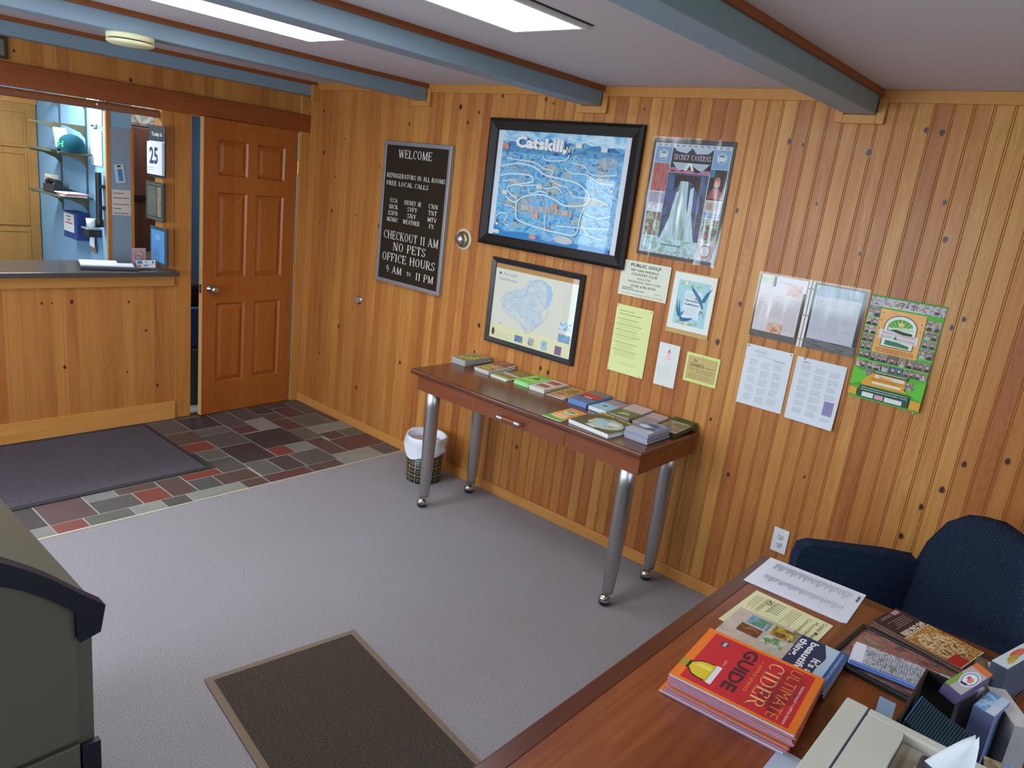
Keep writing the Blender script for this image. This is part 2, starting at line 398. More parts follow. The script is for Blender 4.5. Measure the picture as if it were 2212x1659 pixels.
class Art:
    """a printed sheet: base page plus layered ink shapes, one mesh"""
    def __init__(s, w_, h_, page, t=.0006, bend=None, step=None, edge=None):
        s.w, s.h, s.t, s.k = w_, h_, t, 0; s.mb = MB(); s.bend = bend; s.step = step
        e = edge or page
        if bend and step:
            n = max(2, int(w_/step)); m_ = max(2, int(h_/step))
            s._grid(0, 0, w_, h_, t, page, n, m_); s._grid(0, 0, w_, h_, 0, e, n, m_)
            mb = s.mb
            for i in range(n):
                a, b = w_*i/n, w_*(i+1)/n
                mb.quad([(a, 0, 0), (b, 0, 0), (b, 0, t), (a, 0, t)], e); mb.quad([(a, h_, t), (b, h_, t), (b, h_, 0), (a, h_, 0)], e)
            for i in range(m_):
                a, b = h_*i/m_, h_*(i+1)/m_
                mb.quad([(0, a, t), (0, b, t), (0, b, 0), (0, a, 0)], e); mb.quad([(w_, a, 0), (w_, b, 0), (w_, b, t), (w_, a, t)], e)
        else:
            s.mb.box((0, 0, 0), (w_, h_, t), e)
            s.mb.quad([(0, 0, t+.00006), (w_, 0, t+.00006), (w_, h_, t+.00006), (0, h_, t+.00006)], page)
        s.z = t + .00014
    def _grid(s, x0, y0, x1, y1, z, mt, n, m_):
        V = [(x0+(x1-x0)*i/n, y0+(y1-y0)*j/m_, z) for j in range(m_+1) for i in range(n+1)]
        s.mb.add(V, [(j*(n+1)+i, j*(n+1)+i+1, (j+1)*(n+1)+i+1, (j+1)*(n+1)+i) for j in range(m_) for i in range(n)], mt)
    def _z(s): s.z += .000035; return s.z
    def M_(s, c): return c if not isinstance(c, str) else flat(c)
    def rect(s, x0, y0, x1, y1, c):
        """fractions of the sheet"""
        X0, X1, Y0, Y1 = x0*s.w, x1*s.w, y0*s.h, y1*s.h
        if s.bend and s.step: s._grid(X0, Y0, X1, Y1, s._z(), s.M_(c), max(1, int((X1-X0)/s.step)), max(1, int((Y1-Y0)/s.step)))
        else: z = s._z(); s.mb.quad([(X0, Y0, z), (X1, Y0, z), (X1, Y1, z), (X0, Y1, z)], s.M_(c))
        return s
    def poly(s, pts, c): z = s._z(); s.mb.quad([(x*s.w, y*s.h, z) for x, y in pts], s.M_(c)); return s
    def ell(s, cx, cy, rx, ry, c, n=20, a0=0, a1=360):
        return s.poly([(cx+rx*math.cos(math.radians(a0+(a1-a0)*i/n)), cy+ry*math.sin(math.radians(a0+(a1-a0)*i/n))) for i in range(n if a1-a0 == 360 else n+1)], c)
    def line(s, pts, wd, c):
        """polyline, width in metres"""
        z = s._z(); P = [Vector((x*s.w, y*s.h)) for x, y in pts]; L = []; R = []
        for i, p in enumerate(P):
            d = (P[min(i+1, len(P)-1)] - P[max(i-1, 0)]); d.normalize(); nn = Vector((-d.y, d.x))*wd/2
            L.append(p+nn); R.append(p-nn)
        V = [(p.x, p.y, z) for p in L+R]; n = len(P)
        s.mb.add(V, [(i, n+i, n+i+1, i+1) for i in range(n-1)], s.M_(c)); return s
    def text(s, st, x, y, size, c, align='C', bold=0., sx_=1., rot=0., width=None):
        """size = cap height as a fraction of sheet height; width = fit to a fraction of sheet width"""
        V, F, x0, x1 = text_mesh(st, bold)
        k = size*s.h/.69; kx = k*sx_
        if width: kx = width*s.w/max(.01, (x1-x0))
        off = {'L': -x0, 'C': -(x0+x1)/2, 'R': -x1}[align]; z = s._z(); cr_, sr = math.cos(rot), math.sin(rot)
        W_ = []
        for v in V:
            a, b = (v[0]+off)*kx, v[1]*k
            W_.append((x*s.w + a*cr_-b*sr, y*s.h + a*sr+b*cr_, z))
        s.mb.add(W_, F, s.M_(c)); return s
    def serif(s, st, x, y, size, c, width, align='L', wt=.13):
        """roman capitals from x, baseline y, fitted to width (fractions)"""
        Q, tw = serif_geo(st, size*s.h, 1., wt); kx = width*s.w/tw; z = s._z()
        o = {'L': 0, 'C': -width*s.w/2}[align]
        for q in Q: s.mb.quad([(x*s.w+o+a*kx, y*s.h+b, z) for a, b in q], s.M_(c))
        return s
    def lines(s, x0, x1, y_top, y_bot, n, c='#8d8d92', wd=.0011, rag=.3, seed=1):
        """paragraph too small to read"""
        rd = random.Random(seed); z = s._z(); mt = s.M_(c)
        for i in range(n):
            y = (y_top + (y_bot-y_top)*(i+.5)/n)*s.h; a = x0
            xe = x1 - (x1-x0)*rag*rd.random()
            while a < xe:
                b = min(xe, a + (.008+.02*rd.random())/s.w); s.mb.quad([(a*s.w, y, z), (b*s.w, y, z), (b*s.w, y+wd, z), (a*s.w, y+wd, z)], mt)
                a = b + .0016/s.w
        return s
    def pin(s, x, y, c='#d8d8d0', r=.0035):
        s.mb.lathe([(0, .006), (r*.8, .0055), (r, .004), (r*.6, .001), (r*.5, -.002)], (x*s.w, y*s.h, s.t), flat(c, .3), n=10); return s
    def build(s, name, mtx=None, parent=None, **k):
        if s.bend: s.mb.v = [(x, y, z + s.bend(x/s.w, y/s.h)) for x, y, z in s.mb.v]
        o = s.mb.build(name, None, **k)
        if parent is not None: o.parent = parent
        if mtx is not None: o.matrix_local = mtx
        return o

# ================================================================== THE ROOM
XF, YL, ZC = 6.0, -4.5, 2.377          # front wall, left wall, ceiling
OY0, OY1 = -2.95, -1.055               # counter opening
S = dict(kind='structure')

def board_face(mb, ax, lo, hi, z0, z1, pitch, off, mt, double_from=None, depth=.0022, gw=.0022, flip=1):
    """tongue and groove boards as a real grooved sheet at coordinate 0 on the other axis; flip=-1 faces -normal"""
    def P(u, d, z): return (u, d*1.0, z) if ax == 0 else (-d, u, z)
    cuts = [lo]; k = math.ceil((lo-off)/pitch+1e-6)
    prof = [(lo, 0, 0)]
    while off+k*pitch < hi - .004:
        g = off+k*pitch
        if g > lo + .006:
            if double_from is not None and g > double_from:
                for gg in (g-.0038, g+.0038): prof += [(gg-gw*.8, 0, 1), (gg, depth, 1), (gg+gw*.8, 0, 0)]
            else: prof += [(g-gw*.6, 0, 1), (g, depth*.6, 1), (g+gw*.6, 0, 0)]
        k += 1
    prof.append((hi, 0, 0))
    for a, b in zip(prof[:-1], prof[1:]):
        q = [P(a[0], a[1], z0), P(b[0], b[1], z0), P(b[0], b[1], z1), P(a[0], a[1], z1)]
        mb.quad(q, m_groove if (a[2] and (a[1] or b[1])) else mt)
def knots(mb, ax, pts, sz=.011):
    rd = random.Random(3)
    for (u, z) in pts:
        r = sz*(.55+.8*rd.random())
        for rr, mt, d in ((r*1.22, m_knot3, .0005), (r*.95, m_knot2, .0007), (r*.76, m_knot, .0010)):
            P = [(u + rr*.8*math.cos(t)*(1+.15*math.sin(3*t+u*9)), z + rr*1.15*math.sin(t)) for t in [2*PI*i/12 for i in range(12)]]
            mb.quad([(a, -d, b) if ax == 0 else (d, a, b) for a, b in P], mt)

# --- right wall (pictures)
mb = MB(); OFFR = 3.444-.0656*60
board_face(mb, 0, -.0, XF, 0, ZC, .0656, OFFR, m_wallR, double_from=2.0)
mb.quad([(0, .1, 0), (XF, .1, 0), (XF, .1, ZC), (0, .1, ZC)], m_wallR)
knots(mb, 0, [(1.554, 2.26), (1.624, 2.168), (1.705, 2.229), (1.88, 2.324), (2.196, 2.31), (2.25, 2.29), (2.822, 2.276), (3.568, 2.165), (3.628, 2.155), (3.739, 1.923), (3.9, 2.142), (4.087, 2.235), (4.144, 2.228), (4.214, 1.977), (4.249, 1.842), (3.955, 1.745), (3.494, 1.446), (3.421, 1.25), (3.391, 1.856), (4.65, 1.07), (4.518, 1.013), (3.947, .754), (4.47, .887), (3.603, .641), (3.462, .877), (.839, 1.859), (1.55, 2.252), (1.107, 2.14), (.873, 1.475), (.338, 1.516), (4.375, .644), (4.2, 1.408), (4.382, 1.559), (2.399, .865), (2.18, 1.331), (1.889, 1.004), (2.456, .852), (.624, 1.517), (.442, 2.016), (.193, 1.417), (.206, 1.909), (4.35, 1.52), (4.417, .792), (.354, 1.757), (.181, 2.191), (1.535, 1.351), (1.875, .835), (5.1, 1.3), (5.4, .9), (.5, .7), (.28, .45), (.75, .3), (2.3, .35), (2.9, .5), (1.2, .6)])
mb.build('wall_right', **S, label='right wall of varnished knotty pine boards')
for i, (x0, x1) in enumerate([(0.02, XF)]):
    MB().box((x0, -.012, 0), (x1, -.0005, .062), m_basr).build('baseboard_right', bevel=.003, **S, label='low pine baseboard under the right wall')
MB().box((.02, -.014, 2.330), (XF, -.0005, ZC), m_trimx).build('trim_1', bevel=.003, **S, label='pine strip between right wall and ceiling')

# --- floor: carpet + slate
mb = MB(); mb.quad([(1.325, YL, 0), (XF, YL, 0), (XF, .0, 0), (1.325, 0, 0)], m_carpet())
mb.build('floor', **S, label='grey mauve loop carpet')
MB().box((1.317, YL, -.002), (1.327, 0, .004), mat('pale_strip', '#cfc8ae', .4)).build('trim_2', **S, label='thin metal strip where carpet meets slate')
SL = {'c': '#3d3a3b', 'g': '#525250', 'v': '#5d6159', 'l': '#7b7f78', 'b': '#574741', 'r': '#7c3f36', 'd': '#5c4140', 'n': '#46423f', 'p': '#8a8d83', 'm': '#5a4344'}
T = [(.045,.30,-1.0,-.77,'c'),(.045,.365,-.77,-.615,'g'),(.365,.51,-.77,-.615,'d'),(.045,.28,-.615,-.46,'g'),(.28,.52,-.615,-.46,'p'),(.0,.21,-.46,-.31,'n'),(.21,.365,-.46,-.31,'g'),
 (.365,.60,-.46,-.31,'d'),(.0,.13,-.31,-.145,'n'),(.13,.365,-.31,-.145,'d'),(.0,.365,-.145,0,'g'),(.365,.60,-.31,-.075,'v'),(.365,.60,-.075,0,'m'),(.60,.755,-.31,0,'p'),(.60,.82,-.47,-.31,'v'),
 (.755,.90,-.31,-.165,'b'),(.755,.90,-.165,0,'v'),(.90,1.13,-.33,0,'d'),(.82,1.13,-.47,-.33,'b'),(.52,.83,-.77,-.46,'c'),(.83,.98,-.77,-.63,'r'),(.83,.98,-.63,-.47,'l'),(.98,1.205,-.70,-.47,'g'),
 (.98,1.205,-.86,-.70,'n'),(.98,1.205,-1.01,-.86,'v'),(.67,.98,-1.01,-.77,'c'),(.30,.43,-1.01,-.77,'v'),(.43,.67,-1.01,-.77,'g'),(.515,.67,-1.19,-1.01,'r'),(.30,.515,-1.19,-1.0,'b'),(.045,.30,-1.19,-1.0,'g'),
 (.67,.83,-1.16,-1.01,'v'),(.83,1.05,-1.175,-1.01,'g'),(.67,.96,-1.40,-1.16,'n'),(.96,1.05,-1.40,-1.175,'r'),(1.05,1.205,-1.40,-1.25,'g'),(1.05,1.205,-1.25,-1.02,'b'),(1.205,1.322,-1.48,-1.165,'p'),(1.205,1.322,-1.165,-1.02,'b'),
 (1.205,1.322,-1.02,-.715,'d'),(1.205,1.322,-.715,-.485,'b'),(1.13,1.30,-.485,-.165,'p'),(1.13,1.30,-.165,0,'g'),(1.30,1.322,-.485,-.34,'b'),(1.30,1.322,-.34,0,'d'),(.96,1.205,-1.545,-1.40,'b'),(.96,1.045,-1.765,-1.545,'b'),
 (1.045,1.205,-1.70,-1.545,'r'),(1.045,1.205,-1.92,-1.70,'g'),(.955,1.045,-1.92,-1.765,'l'),(1.205,1.322,-1.62,-1.48,'g'),(1.205,1.322,-1.78,-1.62,'p'),(1.205,1.322,-2.0,-1.78,'v'),(1.205,1.322,-2.147,-2.0,'r'),(.955,1.205,-2.147,-1.92,'m'),
 (.955,1.205,-2.30,-2.147,'c'),(1.205,1.322,-2.45,-2.147,'l'),(-.0,.045,-1.19,-.46,'n')]
mb = MB(); mb.quad([(-2.2, YL, -.0008), (1.322, YL, -.0008), (1.322, 0, -.0008), (-2.2, 0, -.0008)], mat('grout', '#a39f9a', .9))
g = .0042
rd = random.Random(5)
for (x0, x1, y0, y1, c) in T:
    mb.box((x0+g, y0+g, -.01), (x1-g, y1-g, .0 + .0012*rd.random()), m_slate('slate_'+c, SL[c]))
for i in range(4):                       # tiles below the door mat and round the machine
    for j in range(5):
        mb.box((i*.24+g, -1.2-.31*j-.31+g, -.01), (i*.24+.24-g, -1.2-.31*j-g, .0005), m_slate('slate_x%d' % ((i+j*3) % 5), SL['cgbvn'[(i+j*3) % 5]]))
for i in range(6):
    for j in range(6):
        mb.box((i*.22+g, -2.75-.3*j-.3+g, -.01), (i*.22+.22-g, -2.75-.3*j-g, .0005), m_slate('slate_x%d' % ((i+j*2) % 5), SL['cgbvn'[(i+j*2) % 5]]))
mb.box((.96+g, -2.75, -.01), (1.322-g, -2.45, .0005), m_slate('slate_c', SL['c']))
mb.build('floor_slate', **S, label='slate tile floor by the counter and door')

# --- ceiling and blue beams
mb = MB(); mb.quad([(-2.2, YL, ZC), (-2.2, .1, ZC), (XF, .1, ZC), (XF, YL, ZC)][::1], m_ceil)
mb.build('ceiling', **S, label='pale grey ceiling boards between beams')
ZB = 2.283
BN = ['blue painted ceiling beam against the back wall', 'blue painted ceiling beam carrying the smoke detector', 'blue painted ceiling beam between the two light panels', 'blue painted ceiling beam right of both light panels', 'blue painted ceiling beam nearest the front wall']
for i, (x0, x1) in enumerate([(-.0, .10), (1.155, 1.265), (2.455, 2.573), (3.773, 3.897), (5.08, 5.20)]):
    b = MB().box((x0, YL, ZB), (x1, -.02 if i else -.03, ZC-.022), m_beam).build('trim_%d' % (3+i), bevel=.004, **S, label=BN[i])
    m2 = MB(); m2.box((x0-(.012 if i else 0), YL, ZC-.024), (x1+.012, -.005, ZC), m_beamtrim)
    m2.build('trim_%d' % (8+i), **S, label='brown wood strip along the top of the ' + BN[i])
    if i:
        m3 = MB()
        m3.box((x1+.002, -.02, ZB-.035), (x1+.034, -.0, ZC-.03), m_trimx); m3.box((x0-.034, -.02, ZB-.035), (x0-.002, 0, ZC-.03), m_trimx)
        m3.box((x0-.002, -.0202, ZB-.036), (x1+.002, 0, ZB-.002), m_trimx)
        m3.build('trim_%d' % (13+i), bevel=.002, **S, label='pine casing where the %s meets the right wall' % BN[i])
MB().box((.10, -.06, ZB-.03), (.125, -.0, ZC-.02), m_trimx).build('trim_18', bevel=.002, **S, label='short pine block at the end of the beam in the corner')

# --- back wall (counter wall), x = 0
mb = MB(); P_ = .0725
mb = MB()
for (y0, y1, z0, z1) in ((-3.40, -.978, .125, .945), (OY0-.45, OY0, .945, 2.05), (-3.40, 0, 2.14, ZC), (YL, -4.36, 0, ZC), (-4.36, -3.40, 2.12, ZC)):
    board_face(mb, 1, y0, y1, z0, z1, P_, 0.01, m_wallB)
mb.box((-.11, -3.40, 0), (-.012, -.978, 1.0), m_wallB)
mb.box((-.11, OY0-.45, .9), (-.012, OY0, 2.1), m_wallB)
mb.box((-.11, YL, 2.12), (-.012, 0, ZC), m_wallB)
mb.box((-.11, YL, 0), (-.012, -4.36, 2.2), m_wallB)
knots(mb, 1, [(-1.845, 2.22), (-1.244, 2.178), (-1.168, .639), (-1.658, .44), (-1.095, .253), (-1.29, .37), (-1.715, .842), (-1.606, .847), (-1.769, .844), (-1.274, .834)])
mb.build('wall_back', **S, label='back wall of pine boards around the office opening and door')
MB().box((-.11, -.978, 0), (0.004, -.866, 2.06), m_trimx).build('trim_19', bevel=.004, **S, label='pine post between counter opening and door')
MB().box((-.11, OY1, 1.0), (-.004, -.978, 2.06), m_trimx).build('trim_20', bevel=.003, **S, label='pine jamb lining on the right of the counter opening')
MB().box((-.02, -3.40, 2.037), (.028, 0, 2.155), m_header).build('trim_21', bevel=.005, **S, label='red brown header board over the opening and door')
MB().box((-.0, -.075, 0), (.022, -.0, 2.037), m_trimx).build('trim_22', bevel=.003, **S, label='pine door casing in the corner')
MB().box((.0, -.075, 2.155), (.02, -.0, ZB), m_trimx).build('trim_23', bevel=.003, **S, label='short pine corner board above the header')
MB().box((-.002, -3.40, .935), (.020, -.985, 1.015), m_basb).build('trim_24', bevel=.003, **S, label='pine rail under the counter top')
MB().box((-.0, -3.40, 0), (.018, -.980, .127), m_basb).build('baseboard_back', bevel=.003, **S, label='tall pine baseboard below the counter')
MB().box((-.01, -.866, 0), (.03, -.075, .012), m_brass).build('trim_25', **S, label='metal door threshold')
MB().box((-.11, -.868, 2.03), (-.0, -.0, 2.14), m_trimx).build('trim_26', **S, label='door frame head')

# glass entrance door in the back wall beyond the counter, windows behind the camera
def glazed(name, frame_lbl, boxes, pane):
    t = MB()
    for a, b in boxes: t.box(a, b, m_trimx)
    o = t.build(name, bevel=.004, **S, label=frame_lbl)
    p = MB().box(pane[0], pane[1], clear('window_glass', .02)).build('window_pane', parent=o)
    return o
glazed('door_2', 'glazed entrance door with pine frame', [((-.08, -4.36, 0), (.0, -4.28, 2.12)), ((-.08, -3.48, 0), (.0, -3.40, 2.12)), ((-.08, -4.28, 2.03), (0, -3.48, 2.12)), ((-.06, -4.28, 0), (-.02, -3.48, .22)), ((-.06, -4.28, .22), (-.02, -4.18, 2.03)), ((-.06, -3.58, .22), (-.02, -3.48, 2.03))], ((-.045, -4.18, .22), (-.038, -3.58, 2.03)))
glazed('window_1', 'wide window in the left wall', [((1.1, YL-.08, .78), (3.9, YL+.02, .85)), ((1.1, YL-.08, 2.05), (3.9, YL+.02, 2.12)), ((1.1, YL-.08, .85), (1.17, YL+.02, 2.05)), ((3.83, YL-.08, .85), (3.9, YL+.02, 2.05)), ((2.47, YL-.08, .85), (2.53, YL+.02, 2.05))], ((1.17, YL-.05, .85), (3.83, YL-.044, 2.05)))
glazed('window_2', 'window in the front wall', [((XF-.02, -2.9, .88), (XF+.08, -1.1, .95)), ((XF-.02, -2.9, 2.05), (XF+.08, -1.1, 2.12)), ((XF-.02, -2.9, .95), (XF+.08, -2.83, 2.05)), ((XF-.02, -1.17, .95), (XF+.08, -1.1, 2.05))], ((XF+.03, -2.83, .95), (XF+.036, -1.17, 2.05)))
m_side = pine('pine_boards_side', 0, .0656, 0, PINE); m_side1 = pine('pine_boards_front', 1, .0656, 0, PINE)
mb = MB()
for a, b in (((-.1, YL-.1, 0), (1.1, YL, ZC)), ((1.1, YL-.1, 0), (3.9, YL, .78)), ((1.1, YL-.1, 2.12), (3.9, YL, ZC)), ((3.9, YL-.1, 0), (XF+.1, YL, ZC))): mb.box(a, b, m_side)
mb.build('wall_left', **S, label='left wall of pine boards with a wide window')
mb = MB()
for a, b in (((XF, YL, 0), (XF+.1, -2.9, ZC)), ((XF, -1.1, 0), (XF+.1, .1, ZC)), ((XF, -2.9, 0), (XF+.1, -1.1, .88)), ((XF, -2.9, 2.12), (XF+.1, -1.1, ZC))): mb.box(a, b, m_side1)
mb.build('wall_front', **S, label='front wall of pine boards with a window')

# --- six panel door, slightly ajar, hinged at the corner side
DW, DH, DT = .735, 2.022, .042
droot = thing('door_1', (.006, -.085, .012), 'six panel pine door standing slightly ajar beside the corner', 'door', rz=math.radians(4.5)); droot['kind'] = 'structure'
mb = MB()
st = .105; ys = [0, -st, -(DW-.075)/2, -(DW+.075)/2, -(DW-st), -DW]
zs = [0, .225, .80, .985, 1.555, 1.665, 1.895, DH]
def stile(y0, y1, z0, z1, d=0.): mb.box((-DT, y0, z0), (d, y1, z1), m_door)
for a, b in ((0, 1), (2, 3), (4, 5)): stile(ys[b], ys[a], 0, DH)
for a, b in ((0, 1), (2, 3), (4, 5), (6, 7)):
    stile(ys[2], ys[1], zs[a], zs[b]); stile(ys[4], ys[3], zs[a], zs[b])
for (a, b) in ((1, 2), (3, 4), (5, 6)):
    for (c, d) in ((2, 1), (4, 3)):
        y0, y1, z0, z1 = ys[c], ys[d], zs[a], zs[b]
        mb.box((-DT+.008, y0, z0), (-.016, y1, z1), m_door)
        i1, i2 = .012, .042
        fr = [(y0+i1, z0+i1), (y1-i1, z0+i1), (y1-i1, z1-i1), (y0+i1, z1-i1)]; bk = [(y0+i2, z0+i2), (y1-i2, z0+i2), (y1-i2, z1-i2), (y0+i2, z1-i2)]
        for k in range(4):
            k2 = (k+1) % 4; mb.quad([(-.0155, *fr[k]), (-.0155, *fr[k2]), (-.004, *bk[k2]), (-.004, *bk[k])], m_door)
        mb.quad([(-.004, *q) for q in bk], m_door)
        # moulded edge towards the stiles
        ot = [(y0, z0), (y1, z0), (y1, z1), (y0, z1)]; it = [(y0+.010, z0+.010), (y1-.010, z0+.010), (y1-.010, z1-.010), (y0+.010, z1-.010)]
        for k in range(4):
            k2 = (k+1) % 4; mb.quad([(-.001, *ot[k]), (-.001, *ot[k2]), (-.0155, *it[k2]), (-.0155, *it[k])], m_door)
mb.build('door_leaf', parent=droot)
MB().box((-DT+.001, -DW-.0012, 0), (-.001, -DW-.0002, DH), mat('brightened_edge', '#d0a468', .6)).build('door_edge', parent=droot, label='door edge brightened by a paler colour')  # brightness of the free edge is put into its colour, paler than the leaf
k = MB(); yk, zk = -DW+.062, .905
k.lathe([(0, .0), (.031, .0), (.030, .006), (.014, .012), (.012, .030), (.020, .038), (.027, .050), (.026, .062), (.015, .069), (0, .070)], (0, yk, zk), m_chrome, axis=0, n=24)
k.build('door_knob', parent=droot, label='chrome door knob')
k = MB(); k.box((-.034, -DW-.0025, zk-.03), (-.008, -DW-.0013, zk+.03), m_chrome); k.box((-.026, -DW-.009, zk-.010), (-.016, -DW, zk+.010), m_chrome)
k.build('latch_plate', parent=droot, label='chrome latch plate on the door edge')
for zz in (.27, 1.02, 1.77):
    k = MB(); k.cyl((.006, .004, zz-.045), (.006, .004, zz+.045), .006, m_brass, n=10); k.box((-.002, -.0005, zz-.045), (.003, .004, zz+.045), m_brass)
    k.build('hinge', parent=droot, label='brass door hinge')

# --- office behind the counter
ob = m_office
mb = MB(); YW = -1.2
mb.box((-1.80, YW, 0), (-.47, YW+.15, 2.377), ob)                                   # shelf wall running away from the counter
mb.build('wall_office', **S, label='light blue office wall behind the counter')
MB().box((-1.9, -3.4, 0), (-1.80, .0, 2.377), ob).build('wall_office_back', **S, label='blue far wall of the office')
MB().box((-1.9, .0, 0), (-.0, .1, 2.377), mat('office_blue_dim', '#86aed0', .7)).build('wall_office_right', **S, label='blue office wall behind the door')
MB().box((-1.9, -3.5, 0), (-.11, -3.4, 2.377), ob).build('wall_office_left', **S, label='blue office wall beyond the counter')
MB().box((-.484, YW-.012, 0), (-.462, YW+.012, 2.377), m_trimx).build('trim_27', **S, label='pine corner strip on the end of the office wall')
MB().box((-.469, YW+.012, 0), (-.464, YW+.142, 1.90), mat('grey_blue_panel', '#8295a8', .7)).build('trim_28', **S, label='grey blue end panel of the office wall')
MB().box((-.466, YW+.142, 0), (-.452, YW+.156, 1.90), m_trimx).build('trim_29', **S, label='thin pine strip beside the grey blue panel')
# closet door on the far office wall
dr = thing('door_3', (-1.80, -1.74, 0), 'yellow pine closet door with flat panels in the office', 'door'); dr['kind'] = 'structure'
m_cl = pine('closet_wood', 1, .9, .1, [(0, '#96682c'), (.5, '#a5773a'), (1, '#b38748')], long=2, rough=.5)
k = MB(); k.box((0, -.0, 0), (.03, .53, 2.0), m_cl)
for z0, z1 in ((.12, 1.05), (1.12, 1.63), (1.70, 1.93)):
    k.box((.0305, .09, z0), (.034, .44, z1), m_cl); k.box((.030, .075, z0-.02), (.040, .09, z1+.02), m_cl); k.box((.030, .44, z0-.02), (.040, .455, z1+.02), m_cl)
    k.box((.030, .09, z0-.02), (.040, .44, z0), m_cl); k.box((.030, .09, z1), (.040, .44, z1+.02), m_cl)
k.build('door_leaf', parent=dr, bevel=.002)
k = MB(); k.box((0, -.3, 2.0), (.035, .535, 2.06), m_trim); k.box((0, -.1, 0), (.03, -.01, 2.0), m_trimx); k.build('door_casing', parent=dr)

# ================================================================== THINGS
def P(mb, name, root, **k):
    """build a part from world coordinates under a thing"""
    inv = (Matrix.Translation(root.location) @ root.rotation_euler.to_matrix().to_4x4()).inverted()
    o = mb.build(name, parent=root, **k); o.data.transform(inv); return o
ORD = ['topmost', 'second from the top', 'third from the top', 'fourth from the top', 'fifth from the top', 'sixth from the top', 'seventh from the top', 'eighth from the top', 'ninth from the top', 'tenth from the top', 'eleventh from the top', 'twelfth from the top', 'thirteenth from the top', 'fourteenth from the top', 'fifteenth from the top', 'sixteenth from the top']

# --- ceiling light panels
for nm, x0, x1, lb in (('a', 1.700, 1.965, 'glowing fluorescent ceiling panel left of the middle blue beam'), ('b', 2.965, 3.262, 'glowing fluorescent ceiling panel right of the middle blue beam')):
    r = thing('ceiling_light', ((x0+x1)/2, -1.76, ZC), lb, 'ceiling light', 'fluorescent ceiling panels')
    k = MB()
    for a, b in (((x0-.014, -2.384, ZC-.008), (x0, -1.136, ZC)), ((x1, -2.384, ZC-.008), (x1+.014, -1.136, ZC)), ((x0, -2.384, ZC-.008), (x1, -2.37, ZC)), ((x0, -1.15, ZC-.008), (x1, -1.136, ZC))): k.box(a, b, m_white)
    P(k, 'frame', r)
    k = MB(); k.box((x0, -2.37, ZC-.005), (x1, -1.15, ZC-.001), mat('fluorescent_diffuser', '#ffffff', .5, emit='#f3f7ff', estr=9.5))
    P(k, 'diffuser', r, label='glowing white diffuser')
MB().box((3.300, -1.62, ZC-.0025), (3.312, -1.15, ZC-.0005), mat('dark_gap', '#1a1512', .9)).build('trim_30', **S, label='dark open seam in the ceiling beside the light panel')

# --- smoke detector under the second beam
r = thing('smoke_detector', (1.212, -1.742, ZB), 'round cream smoke detector under the second blue beam', 'smoke detector')
cr_ = mat('cream_plastic', '#dcd8ae', .5)
k = MB(); k.lathe([(0, 0), (.096, 0), (.098, -.006), (.096, -.022), (.0, -.022)], (0, 0, 0), cr_, n=36); k.build('base', parent=r)
k = MB(); k.lathe([(.088, -.022), (.088, -.029)], (0, 0, 0), mat('detector_slot', '#2b2a25', .8), n=36); k.build('sensing_slot', parent=r, label='dark slot round the detector')
k = MB(); k.lathe([(.0, -.028), (.097, -.028), (.097, -.036), (.085, -.043), (.02, -.047), (0, -.047)], (0, 0, 0), cr_, n=36); k.build('cover', parent=r)

# --- narrow console table on casters
TX0, TX1, TY0, TY1, TZ = 1.925, 3.435, -.562, -.022, .805
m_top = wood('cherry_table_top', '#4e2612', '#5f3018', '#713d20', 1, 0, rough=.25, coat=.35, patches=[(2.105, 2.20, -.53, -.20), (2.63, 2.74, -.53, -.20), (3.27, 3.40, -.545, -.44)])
m_apron = wood('cherry_apron', '#6a341a', '#7a3e20', '#8a4a28', 1, 0, rough=.35)
tb = thing('console_table', ((TX0+TX1)/2, (TY0+TY1)/2, 0), 'narrow reddish brown console table with brushed metal legs against the pine wall', 'table')
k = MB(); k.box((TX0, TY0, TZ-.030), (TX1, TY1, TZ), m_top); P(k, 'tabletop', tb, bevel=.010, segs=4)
k = MB(); k.box((TX0+.06, TY0+.012, TZ-.108), (TX1-.012, TY0+.030, TZ-.0305), m_apron); k.box((TX0+.06, TY1-.03, TZ-.108), (TX1-.012, TY1-.012, TZ-.0305), m_apron)
k.box((TX0+.06, TY0+.030, TZ-.108), (TX0+.078, TY1-.03, TZ-.0305), m_apron); k.box((TX1-.030, TY0+.030, TZ-.108), (TX1-.012, TY1-.03, TZ-.0305), m_apron)
k.box((2.411, TY0+.0115, TZ-.108), (2.4135, TY0+.013, TZ-.031), m_groove); k.box((3.020, TY0+.0115, TZ-.108), (3.0225, TY0+.013, TZ-.031), m_groove)
P(k, 'apron', tb)
k = MB(); k.box((2.416, TY0+.008, TZ-.106), (3.018, TY0+.0118, TZ-.033), m_apron); dr_ = P(k, 'drawer', tb, bevel=.0015)
k = MB(); hx, hz = 2.695, .733
k.cyl((hx-.075, TY0-.022, hz), (hx+.075, TY0-.022, hz), .010, wood('handle_wood', '#6a3219', '#7d4022', '#8d4d2c', 1, 0), n=16)
hd = P(k, 'handle', tb, label='wooden bar handle with metal ends')
for s_ in (-1, 1):
    k = MB()
    k.cyl((hx+s_*.072, TY0-.022, hz), (hx+s_*.040, TY0-.022, hz), .0135, m_chrome, n=16); k.cyl((hx+s_*.055, TY0-.022, hz), (hx+s_*.055, TY0+.012, hz), .006, m_chrome, n=10)
    k.cyl((hx+s_*.072, TY0-.022, hz), (hx+s_*.078, TY0-.022, hz), .009, m_chrome, n=16)
    P(k, 'handle_mount', tb, label='chrome ferrule of the drawer handle')
m_steel = steel()
